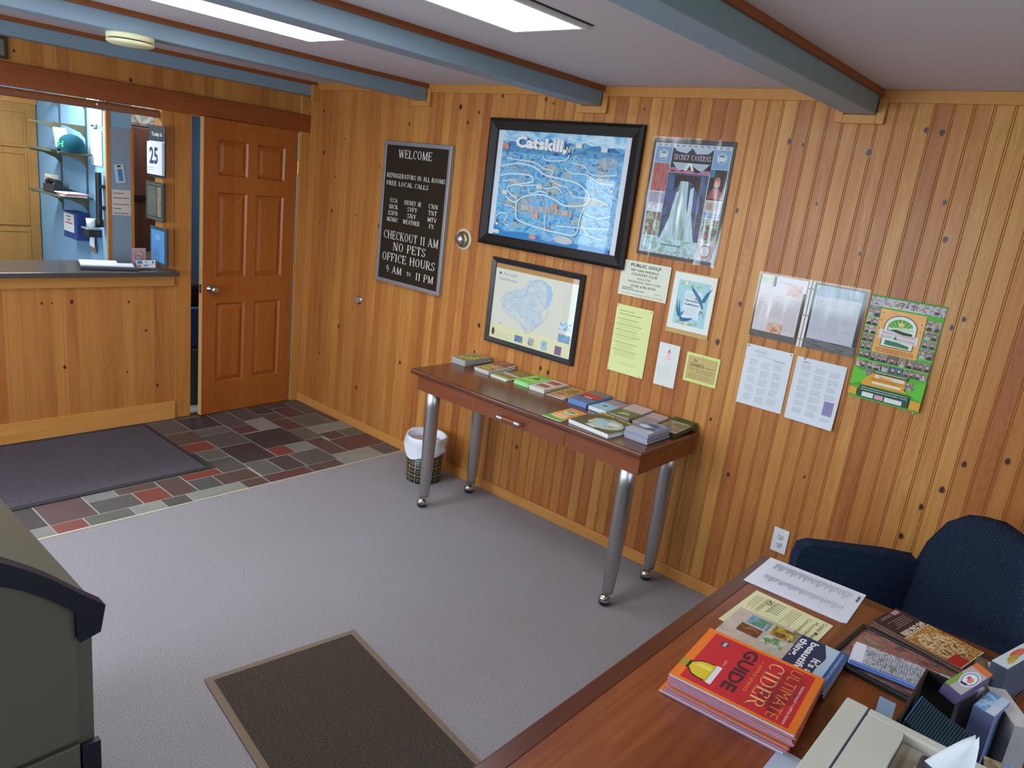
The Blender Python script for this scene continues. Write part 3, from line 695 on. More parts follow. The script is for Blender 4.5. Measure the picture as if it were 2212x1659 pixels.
for (lx, ly) in ((2.062, -.495), (2.075, -.120), (3.345, -.495), (3.345, -.120)):
    k = MB(); k.lathe([(.0, .774), (.0395, .774), (.0395, .60), (.0385, .42), (.0335, .2), (.0275, .085), (.026, .068), (0, .068)], (lx, ly, 0), m_steel, n=36)
    leg = P(k, 'leg', tb, label='tapered brushed metal leg')
    k = MB(); k.cyl((lx, ly, .05), (lx, ly, .07), .010, m_chrome, n=12)
    k.lathe([(.0, .058), (.016, .054), (.026, .042), (.0295, .028), (.0285, .024)], (lx-.006, ly-.008, 0), m_chrome, n=24)
    c_ = P(k, 'caster', tb, label='ball caster with chrome hood')
    k = MB(); k.lathe([(.0285, .030), (.0275, .016), (.020, .005), (.010, .0008), (0, .0005)], (lx-.006, ly-.008, 0), m_rubber, n=24)
    P(k, 'caster_wheel', tb, label='black rubber caster ball')

# --- waste basket with white liner
BX, BY = 1.748, -.215
r = thing('waste_basket', (BX, BY, 0), 'black and gold patterned round waste basket left of the console table', 'waste basket')
mk = mat('gold_key_pattern', '#1a1c18', .35); n = N(mk); Sx = n.sep()
ang = n.math('ARCTAN2', Sx[1], Sx[0]); uu = n.math('MULTIPLY', ang, 15/(2*PI)); vv = n.math('DIVIDE', Sx[2], .052)
fu = n.math('ABSOLUTE', n.math('SUBTRACT', n.math('FRACT', uu), .5)); fv = n.math('ABSOLUTE', n.math('SUBTRACT', n.math('FRACT', vv), .5))
mx_ = n.math('MAXIMUM', fu, fv)
g1 = n.math('GREATER_THAN', mx_, .445); g2 = n.math('MULTIPLY', n.math('GREATER_THAN', mx_, .12), n.math('LESS_THAN', mx_, .19))
cut = n.math('LESS_THAN', n.math('FRACT', uu), .62); g2 = n.math('MULTIPLY', g2, cut)
arm_ = n.math('MULTIPLY', n.math('LESS_THAN', fv, .04), n.math('GREATER_THAN', n.math('FRACT', uu), .66))
n.base(n.mix(n.math('MINIMUM', n.math('ADD', g1, n.math('ADD', g2, arm_)), 1.), s2l('#1a1c18'), s2l('#9d9166')))
k = MB(); k.lathe([(0, .003), (.104, .003), (.106, .0), (.107, .006), (.118, .27), (.112, .27), (.100, .01), (0, .01)], (0, 0, 0), mk, n=40); k.build('basket', parent=r)
k = MB(); rd = random.Random(2)
wb = lambda kk, t: (.0035*math.sin(5*t+kk) + .005*math.sin(3*t+1.3*kk))*(1 if kk < 7 else .4)
k.lathe([(.127, .182), (.128, .20), (.130, .225), (.128, .255), (.128, .285), (.123, .297), (.113, .292), (.103, .26), (.097, .22), (.092, .15)], (0, 0, 0), mat('white_bag_film', '#e8edf4', .35), n=60,
        wob=lambda kk, t: (.0030*math.sin(5*t+kk) + (.006 if kk < 4 else .003)*math.sin(3*t+1.3*kk))*(1 if kk < 6 else .3) + (.012*max(0, math.cos(t-2.7))**2 if kk < 6 else 0))
o = k.build('bin_liner', parent=r, label='white plastic liner folded over the rim')
me = o.data
for v in me.vertices:
    t = math.atan2(v.co.y, v.co.x)
    if math.hypot(v.co.x, v.co.y) > .121 and v.co.z < .21: v.co.z += .016*math.sin(2*t+.8) + .010*math.sin(5*t)
k = MB(); k.lathe([(0, .258), (.03, .266), (.06, .252), (.082, .256), (.094, .235)], (0, 0, 0), photo('trash', ['#c98a98', '#b87a8c', '#dcb8bf', '#8a5560'], 40), n=24, wob=lambda kk, t: .006*math.sin(4*t+kk)); k.build('crumpled_rubbish', parent=r, label='pink crumpled rubbish')

# --- door mats
mt_d = m_mat('grey_door_mat_pile', '#47424a', '#585259', '#77717a'); mt_b = m_mat('brown_ribbed_pile', '#3a332c', '#4d443b', '#736859', ribs=1, scale=200)
k = MB(); k.box((.04, -2.74, .0005), (.958, -1.196, .008), mat('dark_rubber_border', '#2d2a2c', .7)); o = k.build('door_mat', bevel=.003)
k2 = MB(); k2.box((-.430, -.743, .0062), (.430, .743, .0095), mt_d); reloc(o, (.499, -1.968, 0)); k2.build('mat_pile', parent=o, label='dark grey carpet pile')
tag(o, 'large dark grey door mat on the slate in front of the counter', 'door mat')
rz = math.radians(-8.3); o = MB().box((0, -.605, .001), (.92, 0, .008), mat('tan_rubber_border', '#7d6a58', .8)).build('floor_mat', bevel=.003)
o.location = (2.789, -1.533, 0); o.rotation_euler = (0, 0, rz)
MB().box((.028, -.577, .0062), (.892, -.028, .0105), mt_b).build('mat_pile', parent=o, label='dark brown ribbed pile')
tag(o, 'brown ribbed mat with tan border lying on the grey carpet', 'floor mat')

# --- machine with arched top at the left edge
m_olive = mat('olive_grey_metal', '#6b6c5e', .45, .2); m_navy = mat('navy_plastic', '#121a29', .45)
r = thing('kiosk_cabinet', (3.0, -3.10, 0), 'olive grey cabinet with an arched top and dark navy front trim at the left edge', 'cabinet')
arch = [(-2.762, .900), (-2.752, .956), (-2.80, 1.001), (-2.85, 1.050), (-2.918, 1.103), (-2.98, 1.138), (-3.05, 1.160), (-3.13, 1.168)]
def smooth(P_):
    out = list(P_[:2])
    for k in range(1, len(P_)-1):
        p0, p1, p2, p3 = P_[k-1], P_[k], P_[k+1], P_[min(k+2, len(P_)-1)]
        if k == 1: p0 = (2*p1[0]-p2[0], 2*p1[1]-p2[1])
        if k == len(P_)-2: p3 = (2*p2[0]-p1[0], p1[1])
        for i in range(1, 5):
            t = i/4; out.append(tuple(.5*(2*p1[a]+(p2[a]-p0[a])*t+(2*p0[a]-5*p1[a]+4*p2[a]-p3[a])*t*t+(3*p1[a]-p0[a]-3*p2[a]+p3[a])*t**3) for a in (0, 1)))
    return out
arch = smooth(arch)
arch = arch + [(-6.26-y, z) for y, z in arch[-2::-1]]
body = [(-2.772, .0)] + [(y-.006 if y > -3.13 else y+.006, z-.012) for y, z in arch] + [(-3.488, 0)]
k = MB(); k.prism([(y, z) for y, z in body], 0, 2.35, 3.480, m_olive); P(k, 'body', r)
inn = [(-2.80, .890), (-2.802, .955), (-2.835, .990), (-2.88, 1.030), (-2.93, 1.062), (-2.99, 1.092), (-3.06, 1.112), (-3.13, 1.120)]
inn = smooth(inn)
inn = inn + [(-6.26-y, z) for y, z in inn[-2::-1]]
k = MB(); nA = len(arch)
for (xa, xb) in ((3.478, 3.512),):
    V = [(xb, y, z) for y, z in arch] + [(xb, y, z) for y, z in inn] + [(xa, y, z) for y, z in arch] + [(xa, y, z) for y, z in inn]
    F = [(i, i+1, nA+i+1, nA+i) for i in range(nA-1)] + [(2*nA+i, 2*nA+i+1, i+1, i) for i in range(nA-1)] + [(nA+i, nA+i+1, 3*nA+i+1, 3*nA+i) for i in range(nA-1)] + [(0, nA, 3*nA, 2*nA), (nA-1, 2*nA-1, 4*nA-1, 3*nA-1)]
    k.add(V, F, m_navy)
P(k, 'arched_trim', r, label='dark navy arched trim')
k = MB(); k.prism([(-2.800, .655)] + inn[1:-1] + [(-3.46, .655)], 0, 3.48, 3.492, m_olive); P(k, 'front_panel', r, bevel=.002)
k = MB(); k.box((3.48, -3.46, .10), (3.492, -2.800, .640), m_olive); P(k, 'lower_panel', r, bevel=.002)
for a, b in (((3.479, -2.797, .30), (3.495, -2.762, .632)), ((3.479, -3.498, .30), (3.495, -3.463, .632))):
    k = MB(); k.box(a, b, m_navy); P(k, 'corner_guard', r, label='dark navy corner guard')

# --- desk
m_desk = wood('desk_wood', '#6a3114', '#84421d', '#9f572a', 0, 1, rough=.30, scale=26, coat=.35); m_deskb = wood('desk_border_wood', '#4a2212', '#572916', '#65321c', 0, 1, rough=.3)
DXa, DXb, DYa, DYb, DZ = 4.172, 5.05, -2.70, -1.0, .79
r = thing('desk', ((DXa+DXb)/2, (DYa+DYb)/2, 0), 'large brown wooden desk in the foreground covered in brochures', 'desk')
k = MB(); k.box((DXa+.045, DYa+.045, DZ-.03), (DXb, DYb-.045, DZ), m_desk); P(k, 'desktop', r)
k = MB(); k.box((DXa, DYa, DZ-.032), (DXa+.045, DYb, DZ), m_deskb); k.box((DXa+.045, DYb-.045, DZ-.032), (DXb, DYb, DZ), m_deskb); k.box((DXa+.045, DYa, DZ-.032), (DXb, DYa+.045, DZ), m_deskb)
P(k, 'edge_band', r, bevel=.003, label='darker wooden edge band')
k = MB(); k.box((DXa+.06, DYa+.05, 0), (DXa+.085, DYb-.14, DZ-.0325), m_deskb); P(k, 'side_panel', r)
k = MB(); k.box((DXb-.06, DYa+.05, 0), (DXb-.035, DYb-.14, DZ-.0325), m_deskb); P(k, 'side_panel', r)
k = MB(); k.box((DXa+.085, DYb-.165, .1), (DXb-.06, DYb-.14, DZ-.0325), m_deskb); P(k, 'back_panel', r)

# --- upholstered guest chair
fb = fabric(); CHX, CHY = 4.505, -.640
r = thing('armchair', (CHX, CHY, 0), 'navy dotted fabric armchair between the desk and the pine wall', 'chair', rz=math.radians(-50.3))
def slabcurve(prof, t0, t1, bend):
    """upholstered panel: outline prof in (x, z), thickness along y, softened"""
    k_ = MB(); n_ = len(prof); V = []
    cx = sum(p[0] for p in prof)/n_; cz = sum(p[1] for p in prof)/n_
    for (y, sc) in ((t0, .93), (t0+.012, 1.0), (t1-.012, 1.0), (t1, .93)):
        for (x, z) in prof: X_ = cx+(x-cx)*sc; Z_ = cz+(z-cz)*sc; V.append((X_, y+bend(X_, Z_), Z_))
    k_.add(V, [(j*n_+i, j*n_+(i+1) % n_, (j+1)*n_+(i+1) % n_, (j+1)*n_+i) for j in range(3) for i in range(n_)], fb, True)
    c0 = len(V); 
    for y, rng in ((t0-.008, 0), (t1+.008, 3)):
        ring = [V[rng*n_+i] for i in range(n_)]; k_.add(ring+[(cx, y+bend(cx, cz), cz)], [(i, (i+1) % n_, n_) for i in range(n_)], fb, True)
    return k_
bp = [(-.25, .40), (-.285, .50), (-.292, .64), (-.275, .76), (-.225, .87), (-.15, .935), (-.06, .958), (.06, .958), (.15, .935), (.225, .87), (.275, .76), (.292, .64), (.285, .50), (.25, .40)]
k = slabcurve(bp, .225, .305, lambda x, z: -.45*x*x + .10*(z-.5)); k.build('backrest', parent=r)
k = MB(); k.box((-.235, -.24, .36), (.235, .235, .46), fb); k.build('seat', parent=r, bevel=.03, segs=4)
for s_ in (-1, 1):
    k = MB(); pr = [(-.225, .20), (-.235, .64), (-.225, .685), (-.19, .70), (.10, .700), (.215, .690), (.215, .20)]
    k.prism([(y, z) for y, z in pr], 0, s_*.285-.032, s_*.285+.032, fb); k.build('armrest', parent=r, bevel=.014, segs=3, label='upholstered arm panel')
for (lx, ly) in ((-.25, -.20), (.25, -.20), (-.25, .20), (.25, .20)):
    k = MB(); k.cyl((lx, ly, 0), (lx*.98, ly*.98, .21), .016, m_deskb, r1=.024, n=12); k.build('leg', parent=r)
k = MB(); k.box((-.255, -.215, .18), (.255, .21, .365), fb); k.build('seat_base', parent=r, bevel=.01)

# --- wall socket, thermostat, door stop knob
r = thing('wall_outlet', (3.907, -.0, .4235), 'white double power outlet low on the right wall above the desk', 'outlet')
k = MB(); k.box((-.0355, -.0065, -.058), (.0355, -.0005, .058), m_white); k.build('cover_plate', parent=r, bevel=.002)
for zz in (.0195, -.0195):
    k = MB(); k.lathe([(0, .0085), (.0150, .0085), (.0168, .0065)], (0, 0, zz), mat('outlet_ivory', '#dcdcd6', .4), axis=1, n=24); so = k.build('socket', parent=r)
    k = MB(); k.box((-.0075, -.0095, zz+.000), (-.0052, -.0084, zz+.009), m_black); k.box((.0052, -.0095, zz+.001), (.0072, -.0084, zz+.008), m_black); k.cyl((0, -.0084, zz-.007), (0, -.0095, zz-.007), .0026, m_black, n=10)
    k.build('socket_slots', parent=so, label='black socket slots')
r = thing('thermostat', (1.690, 0, 1.495), 'round beige dial thermostat between the welcome board and the framed maps', 'thermostat')
k = MB(); k.lathe([(0, .001), (.066, .001), (.066, .007), (.05, .009)], (0, 0, 0), mat('beige_plate', '#c9c3a6', .5), axis=1, n=40); k.build('wall_plate', parent=r)
k = MB(); k.lathe([(.050, .008), (.047, .022), (.040, .028), (.036, .030)], (0, 0, 0), mat('brass_satin', '#a89c72', .35, .8), axis=1, n=40); k.build('ring', parent=r, label='brass coloured ring')
k = MB(); k.lathe([(.034, .028), (.030, .048), (.022, .055), (.0, .057)], (0, 0, 0), mat('silver_dial', '#b9bcc0', .25, .9), axis=1, n=36); k.build('dial', parent=r, label='silver dial')
r = thing('door_bumper', (.717, 0, .938), 'small round metal door bumper on the right wall near the corner', 'door bumper')
k = MB(); k.lathe([(0, .0), (.032, .0), (.031, .005), (.022, .008)], (0, 0, 0), m_chrome, axis=1, n=28); k.build('base', parent=r)
k = MB(); k.lathe([(.021, .007), (.021, .022), (.012, .018), (0, .016)], (0, 0, 0), mat('grey_rubber', '#8b8680', .6), axis=1, n=28); k.build('rubber_cap', parent=r)

# ------------------------------------------------------------------ framed and pinned pictures
glass = clear('picture_glass', .02, refl=.62)
# welcome board
bw, bh = .629, .909
r = thing('welcome_board', (.9125, -.001, 1.119), 'black letter board with silver frame and white lettering headed WELCOME', 'sign')
k = MB(); fr_ = mat('silver_frame', '#a9adb6', .4, .7); f_ = .024
for a, b in (((0, -.030, 0), (bw, 0, f_)), ((0, -.030, bh-f_), (bw, 0, bh)), ((0, -.030, f_), (f_, 0, bh-f_)), ((bw-f_, -.030, f_), (bw, 0, bh-f_))): k.box(a, b, fr_)
k.build('frame', parent=r, bevel=.002)
A = Art(bw-2*f_, bh-2*f_, mat('felt_letter_board', '#33291f', .95, spec=.1), t=.014)
wt_ = '#e6e2dc'
A.serif('WELCOME', .20, .912, .060, wt_, .55); A.serif('REFRIGERATORS IN ALL ROOMS', .03, .765, .033, wt_, .95, wt=.16); A.serif('FREE LOCAL CALLS', .03, .708, .033, wt_, .70, wt=.16)
for i, row in enumerate((('USA', 'DISNEY JR', 'CNN'), ('NICK', 'SYFY', 'TNT'), ('ESPN', 'SNY', 'MTV'), ('MSNBC', 'WEATHER', 'FX'))):
    for s_, xx, ww in zip(row, ((.115, .36, .745)), ((.13, .15, .18, .20)[i] if 0 else 0, 0, 0)):
        wd = {'USA': .13, 'NICK': .16, 'ESPN': .165, 'MSNBC': .20, 'DISNEY JR': .28, 'SYFY': .17, 'SNY': .15, 'WEATHER': .28, 'CNN': .15, 'TNT': .14, 'MTV': .15, 'FX': .08}[s_]
        x_ = {.36: .50-wd/2, .115: .18-wd/2, .745: .83-wd/2}[xx]
        A.serif(s_, x_, .582-.047*i, .033, wt_, wd, wt=.16)
A.serif('CHECKOUT 11 AM', .045, .310, .062, wt_, .92); A.serif('NO PETS', .22, .228, .062, wt_, .56); A.serif('OFFICE HOURS', .045, .142, .062, wt_, .90)
A.serif('9 AM', .13, .052, .056, wt_, .28); A.serif('TO', .49, .060, .030, wt_, .075, wt=.16); A.serif('11 PM', .64, .046, .056, wt_, .30)
A.build('letter_panel', mtx=Matrix.Translation((f_, -.010, f_)) @ Matrix(((1, 0, 0, 0), (0, 0, -1, 0), (0, 1, 0, 0), (0, 0, 0, 1))), parent=r, label='dark felt panel with white letters')

def framed(name, x, z, w_, h_, fw, depth, fmat, label, art, cat='picture', pane=True, glab=None, bev=.004):
    r = thing(name, (x, -.001, z), label, cat)
    k = MB()
    def q(o_, i_, y0, y1):   # mitred frame ring with sloping profile
        O = [(o_, o_), (w_-o_, o_), (w_-o_, h_-o_), (o_, h_-o_)]; I = [(i_, i_), (w_-i_, i_), (w_-i_, h_-i_), (i_, h_-i_)]
        for a in range(4):
            b = (a+1) % 4; k.quad([(O[a][0], y0, O[a][1]), (O[b][0], y0, O[b][1]), (I[b][0], y1, I[b][1]), (I[a][0], y1, I[a][1])], fmat)
    q(0, 0, 0, -depth*.75); q(0, fw*.28, -depth*.75, -depth); q(fw*.28, fw*.8, -depth, -depth*.72); q(fw*.8, fw, -depth*.72, -depth*.62); q(fw, fw, -depth*.62, -.002)
    k.build('frame', parent=r)
    art.build('print', mtx=Matrix.Translation((fw-.002, -.004, fw-.002)) @ Matrix(((1, 0, 0, 0), (0, 0, -1, 0), (0, 1, 0, 0), (0, 0, 0, 1))), parent=r)
    if pane:
        MB().quad([(fw, -depth*.5, fw), (w_-fw, -depth*.5, fw), (w_-fw, -depth*.5, h_-fw), (fw, -depth*.5, h_-fw)], glass).build('glass_pane', parent=r)
    return r
# big illustrated map
rd = random.Random(11)
FW = .062; W1, H1 = 1.025, .704
A = Art(W1-2*FW+.004, H1-2*FW+.004, flat('#d9dee8'), t=.003)
A.rect(.045, 0, .955, 1, photo('map_blue', ['#2f78b8', '#4a93cc', '#6cb0dc', '#8fc4dd', '#3c83bf', '#7db2cf'], 11, (1, 1.6, 1), 2.0))
A.rect(.045, .90, .955, 1, photo('map_sky', ['#5aa5d8', '#86c4e8', '#cfe6f2', '#7fbfe6'], 9, (1, 2, 1), 1.))
for (cx, wd, hh, c) in ((.12, .10, .05, '#3d7fb5'), (.24, .12, .085, '#4a90c6'), (.33, .09, .06, '#2f6fa6'), (.45, .11, .09, '#5b9ccb'), (.55, .12, .07, '#3a7bb0'), (.66, .12, .08, '#6aa8d0'), (.76, .10, .06, '#3f83b8'), (.87, .10, .05, '#2f6fa6')):
    A.poly([(cx-wd, .86), (cx-wd*.5, .86+hh*.6), (cx-wd*.2, .86+hh*.8), (cx, .86+hh), (cx+wd*.25, .86+hh*.75), (cx+wd*.6, .86+hh*.5), (cx+wd, .86)] if cx-wd > .04 and cx+wd < .96 else [(cx-.06, .86), (cx, .86+hh), (cx+.07, .86)], c)
    A.poly([(cx-wd*.2, .86+hh*.8), (cx, .86+hh), (cx+wd*.12, .86+hh*.86), (cx, .86+hh*.78)], '#d7e8f1')
A.rect(.045, .80, .955, .865, photo('map_ridge', ['#2a6299', '#3f86bb', '#5f9fc4', '#35749f'], 24, (1, 2, 1)))
for i in range(22):
    x, y = .12+.74*rd.random(), .12+.66*rd.random(); A.ell(x, y, .03+.05*rd.random(), .02+.035*rd.random(), photo('map_grey%d' % (i % 3), [['#8fa9b8', '#b3b9b8', '#6f9ab8', '#a9b0b4'], ['#7fa3b9', '#a5b2b5', '#c2bfb8'], ['#4f8fc0', '#8fb0c0', '#b5b5b0', '#5f97bd']][i % 3], 34), n=14)
for i in range(60):
    x, y = .06+.88*rd.random(), .05+.76*rd.random(); s_ = .006+.012*rd.random()
    A.ell(x, y, s_, s_*.9, rd.choice(['#2f74ad', '#4f98c4', '#7fb3c4', '#3a6fa3', '#8fb9bd', '#a5b7b8', '#5fa9b8', '#275f9a']), n=9)
for i in range(46):
    x, y = .10+.80*rd.random(), .12+.64*rd.random(); a = .010+.012*rd.random()
    A.rect(x, y, x+a, y+a*.9, rd.choice(['#a9a8a4', '#b9b2a8', '#8f9fa8', '#c7c3bb', '#9c8f86'])); A.poly([(x-.003, y+a*.9), (x+a/2, y+a*1.7), (x+a+.003, y+a*.9)], rd.choice(['#8d7f78', '#6c7d8c', '#a58b80']))
def wig(pts, sd=0):
    out = []; r_ = random.Random(sd)
    Q = [pts[0]] + list(pts) + [pts[-1]]
    for k in range(1, len(Q)-2):
        p0, p1, p2, p3 = Q[k-1], Q[k], Q[k+1], Q[k+2]
        for i in range(6):
            t = i/6
            out.append(tuple(.5*(2*p1[a]+(p2[a]-p0[a])*t+(2*p0[a]-5*p1[a]+4*p2[a]-p3[a])*t*t+(3*p1[a]-p0[a]-3*p2[a]+p3[a])*t**3) for a in (0, 1)))
    return out+[pts[-1]]
for j, pts in enumerate([[(.05, .66), (.2, .70), (.33, .68), (.42, .62), (.55, .60), (.68, .57), (.76, .48), (.74, .40), (.60, .37), (.5, .42), (.4, .44), (.27, .40), (.20, .34), (.12, .38)],
   [(.06, .57), (.15, .60), (.30, .60), (.33, .55), (.25, .52), (.14, .48), (.15, .42), (.22, .38)], [(.10, .74), (.25, .73), (.34, .72), (.40, .68), (.48, .66), (.46, .60), (.52, .55), (.60, .53)],
   [(.22, .36), (.23, .20), (.30, .16), (.45, .13), (.58, .12), (.70, .13), (.72, .30), (.74, .38)], [(.47, .36), (.46, .22), (.47, .13)], [(.06, .18), (.10, .22), (.16, .21), (.13, .13), (.18, .11)],
   [(.08, .52), (.18, .54), (.22, .50), (.36, .52), (.44, .50), (.52, .52), (.58, .46)], [(.30, .48), (.33, .44), (.40, .47), (.46, .45)], [(.56, .70), (.62, .66), (.72, .66), (.82, .60), (.92, .60)], [(.62, .50), (.66, .46), (.80, .46), (.90, .42)], [(.12, .30), (.20, .29), (.23, .26)], [(.74, .22), (.80, .14), (.90, .12)],
   [(.60, .75), (.70, .73), (.74, .68), (.80, .66), (.93, .68)], [(.38, .80), (.40, .76), (.46, .75), (.56, .77), (.58, .82)], [(.75, .32), (.85, .30), (.93, .33)], [(.55, .18), (.80, .20), (.93, .22)]]):
    A.line(wig(pts, j), .0085 if j in (0, 1, 3) else .006, '#d3e2e6')
A.rect(.24, .28, .66, .33, '#b9b3b0')
for i in range(22): A.rect(.245+.019*i, .283, .257+.019*i, .325, rd.choice(['#8f8a90', '#b0a29c', '#9aa6ad', '#c2bbb2']))
for (x, y, c) in ((.36, .49, '#cfcfcf'), (.09, .40, '#d9d5c5'), (.36, .22, '#e0a08c'), (.50, .33, '#d4936f'), (.80, .86, '#d8dcdc'), (.62, .88, '#e3e1dc')): A.rect(x, y, x+.045, y+.04, c)
A.poly([(.05, .10), (.14, .05), (.3, .07), (.5, .02), (.75, .05), (.95, .04), (.95, 0), (.05, 0)], '#2c7fc0'); A.ell(.62, .06, .07, .035, '#bfc4c2'); A.ell(.075, .13, .012, .03, '#e9e9e9'); A.ell(.075, .14, .008, .02, '#20242c')
A.rect(.05, .02, .10, .055, '#ded3cd'); A.ell(.38, .04, .03, .02, '#d98f7a'); A.poly([(.05, .84), (.07, .88), (.10, .87), (.11, .82)], '#e08a78')
A.text('Catskill,', .365, .838, .095, '#5f8db4', bold=.06, width=.42, rot=-.03); A.text('Catskill,', .357, .846, .092, '#f2ece8', bold=.045, width=.40, rot=-.03); A.text('NY', .585, .835, .05, '#e6dcd8', bold=.02)
framed('framed_map', 1.8275, 1.4975, W1, H1, FW, .034, mat('black_brown_frame', '#1e1716', .45, spec=.3), 'large blue illustrated town map in a thick black frame', A)
# forest preserve map
W2, H2 = .668, .502; FW2 = .030
A = Art(W2-2*FW2+.004, H2-2*FW2+.004, flat('#b98a52'), t=.003)
A.rect(0, 0, 1, .93, '#dcdccb'); A.rect(0, 0, 1, .20, '#e3e0b4')
A.poly([(.13, .55), (.20, .66), (.30, .72), (.38, .76), (.42, .86), (.55, .90), (.66, .86), (.72, .75), (.70, .60), (.60, .50), (.66, .38), (.55, .25), (.46, .17), (.40, .26), (.30, .34), (.20, .40), (.12, .44)], photo('map_pale', ['#c5d3d8', '#d5dbd3', '#b2c8d8', '#dfe0d0'], 26))
A.poly([(.60, .86), (.68, .84), (.72, .74), (.70, .62), (.66, .54), (.65, .66), (.66, .76)], '#a9c3dc')
for (a, b, c_, d) in ((.30, .62, .12, .08), (.45, .58, .10, .09), (.38, .45, .09, .05), (.52, .44, .07, .06), (.24, .52, .06, .04)): A.ell(a, b, c_, d, photo('map_blot', ['#a5bfd4', '#c9d6d8', '#bccfda'], 60), n=14)
A.line(wig([(.10, .50), (.16, .62), (.24, .64), (.30, .60), (.40, .66), (.44, .80), (.54, .88), (.63, .86)]), .0022, '#7f93a5'); A.line(wig([(.13, .42), (.26, .34), (.36, .30), (.47, .18), (.56, .28), (.66, .40), (.70, .56)]), .0022, '#8d9cab')
for i in range(5): A.line(wig([(.15+.1*i, .45+.03*(i % 2)), (.25+.1*i, .55), (.30+.09*i, .70-.03*i)], i), .0012, '#9aa6b4')
A.ell(.065, .87, .014, .018, '#2f6fb0'); A.text('The Catskill', .10, .855, .034, '#6f86a3', 'L'); A.text('Forest Preserve', .05, .785, .034, '#6f86a3', 'L')
for i, x in enumerate((.86,)): A.lines(.84, .97, .80, .42, 16, '#b0b4ae', seed=i)
A.lines(.06, .30, .11, .03, 5, '#b5b29a'); A.ell(.05, .09, .02, .05, '#4d5045'); A.ell(.12, .22, .006, .008, '#30343a')
for (x, y, w_, h_, n_, c) in ((.84, .335, .13, .10, 'lake', ['#3a78b8', '#7fb0d8', '#e6eef2', '#2b5f9a']), (.84, .19, .13, .10, 'ridge', ['#3f6fa8', '#86b0cc', '#4d86b8', '#dfe8ea']), (.33, .035, .10, .085, 'hill', ['#4a76a8', '#6f8fae', '#3a5878']), (.50, .035, .07, .10, 'trail', ['#34465c', '#c9bdb0', '#5a6c84']), (.66, .03, .065, .115, 'falls', ['#3f86ae', '#a9d3de', '#2c6a94']), (.82, .02, .075, .11, 'dusk', ['#5a5f96', '#8a6a86', '#3c4a84'])):
    A.rect(x, y, x+w_, y+h_, photo('pic_'+n_, c, 60))
framed('framed_forest_map', 1.9555, .9315, W2, H2, FW2, .022, mat('black_thin_frame', '#26292c', .35), 'pale forest map in a thin black frame above the console table', A, 'picture')

# Catskill cavern poster under clear wrap
CW, CH = .425, .557
A = Art(CW, CH, mat('poster_black', '#15151a', .3), t=.004, edge=m_black)
A.rect(.03, .03, .97, .96, flat('#b9c3cf', .35)); A.rect(.05, .80, .25, .93, flat('#6d95c4', .35)); A.rect(.77, .78, .96, .93, flat('#6d95c4', .35))
for cx in (.15, .865):
    A.ell(cx, .865, .065, .05, '#9fb2bf', n=10); A.ell(cx, .86, .04, .032, '#5e6f80', n=8); A.poly([(cx-.06, .90), (cx-.03, .875), (cx+.03, .875), (cx+.06, .90), (cx+.04, .84), (cx-.04, .84)], '#c9d4da')
A.rect(.26, .73, .76, .93, '#15181c'); A.ell(.37, .91, .03, .02, '#2e3134'); A.poly([(.27, .93), (.5, .93), (.44, .885), (.32, .90)], '#aebfce'); A.poly([(.5, .93), (.76, .93), (.70, .89), (.56, .885)], '#aebfce')
A.poly([(.28, .81), (.74, .81), (.66, .745), (.60, .76), (.51, .80), (.44, .755), (.36, .74)], '#a9bac6')
A.poly([(.47, .745), (.50, .79), (.53, .745), (.56, .75), (.52, .81), (.47, .81), (.43, .75)], '#d5dde0')
A.serif('SECRET CAVERNS', .285, .832, .042, '#e2d2e0', .46, wt=.2); A.serif('SECRET CAVERNS', .28, .836, .042, '#6f3f68', .46, wt=.16)
A.line(wig([(.24, .745), (.32, .755), (.40, .725), (.50, .742), (.60, .722), (.70, .745), (.76, .74)]), .014, '#b76f8d')
A.rect(.25, .17, .755, .725, photo('cave_wall', ['#1f3a6e', '#2d4f8c', '#1a2233', '#39609c'], 14, (1.4, .8, 1)))
A.poly([(.34, .71), (.66, .71), (.72, .5), (.62, .60), (.55, .66), (.42, .64), (.35, .56)], '#1a1d26')
A.poly([(.42, .66), (.52, .66), (.55, .45), (.60, .30), (.64, .17), (.30, .17), (.36, .32), (.40, .5)], photo('cave_falls', ['#5f7f74', '#8aa8a0', '#b4cbd6', '#6b8f7c'], 13, (3.2, .35, 1)))
A.poly([(.39, .56), (.43, .58), (.40, .32), (.33, .17), (.27, .17), (.35, .34)], photo('cave_white', ['#cfdfe8', '#9fc0d0', '#e6eef2'], 20, (3, .5, 1))); A.poly([(.56, .60), (.60, .62), (.62, .4), (.70, .17), (.60, .17), (.57, .38)], photo('cave_white', [], 0))
A.rect(.05, .56, .245, .795, photo('cave_rock', ['#8a3f3c', '#b5605a', '#a04b48', '#5f2a2c'], 30, (2.4, .6, 1))); A.rect(.765, .53, .96, .775, '#1d1a1d')
A.poly([(.77, .54), (.96, .54), (.93, .60), (.87, .63), (.80, .61)], '#93403f'); A.ell(.865, .665, .035, .03, '#c98570'); A.poly([(.82, .685), (.91, .685), (.88, .715), (.85, .715)], '#c25a3f'); A.rect(.77, .71, .82, .775, '#2f7f98')
A.rect(.05, .46, .245, .55, photo('cave_p1', ['#6f8fae', '#a99fb0', '#4f6f8f'], 40)); A.rect(.05, .39, .245, .45, photo('cave_p2', ['#8a9fc0', '#e2e2e8', '#46506f'], 50)); A.rect(.05, .18, .245, .38, photo('cave_p3', ['#2f6f8f', '#9fb59a', '#5f3f3f', '#a98a72'], 26))
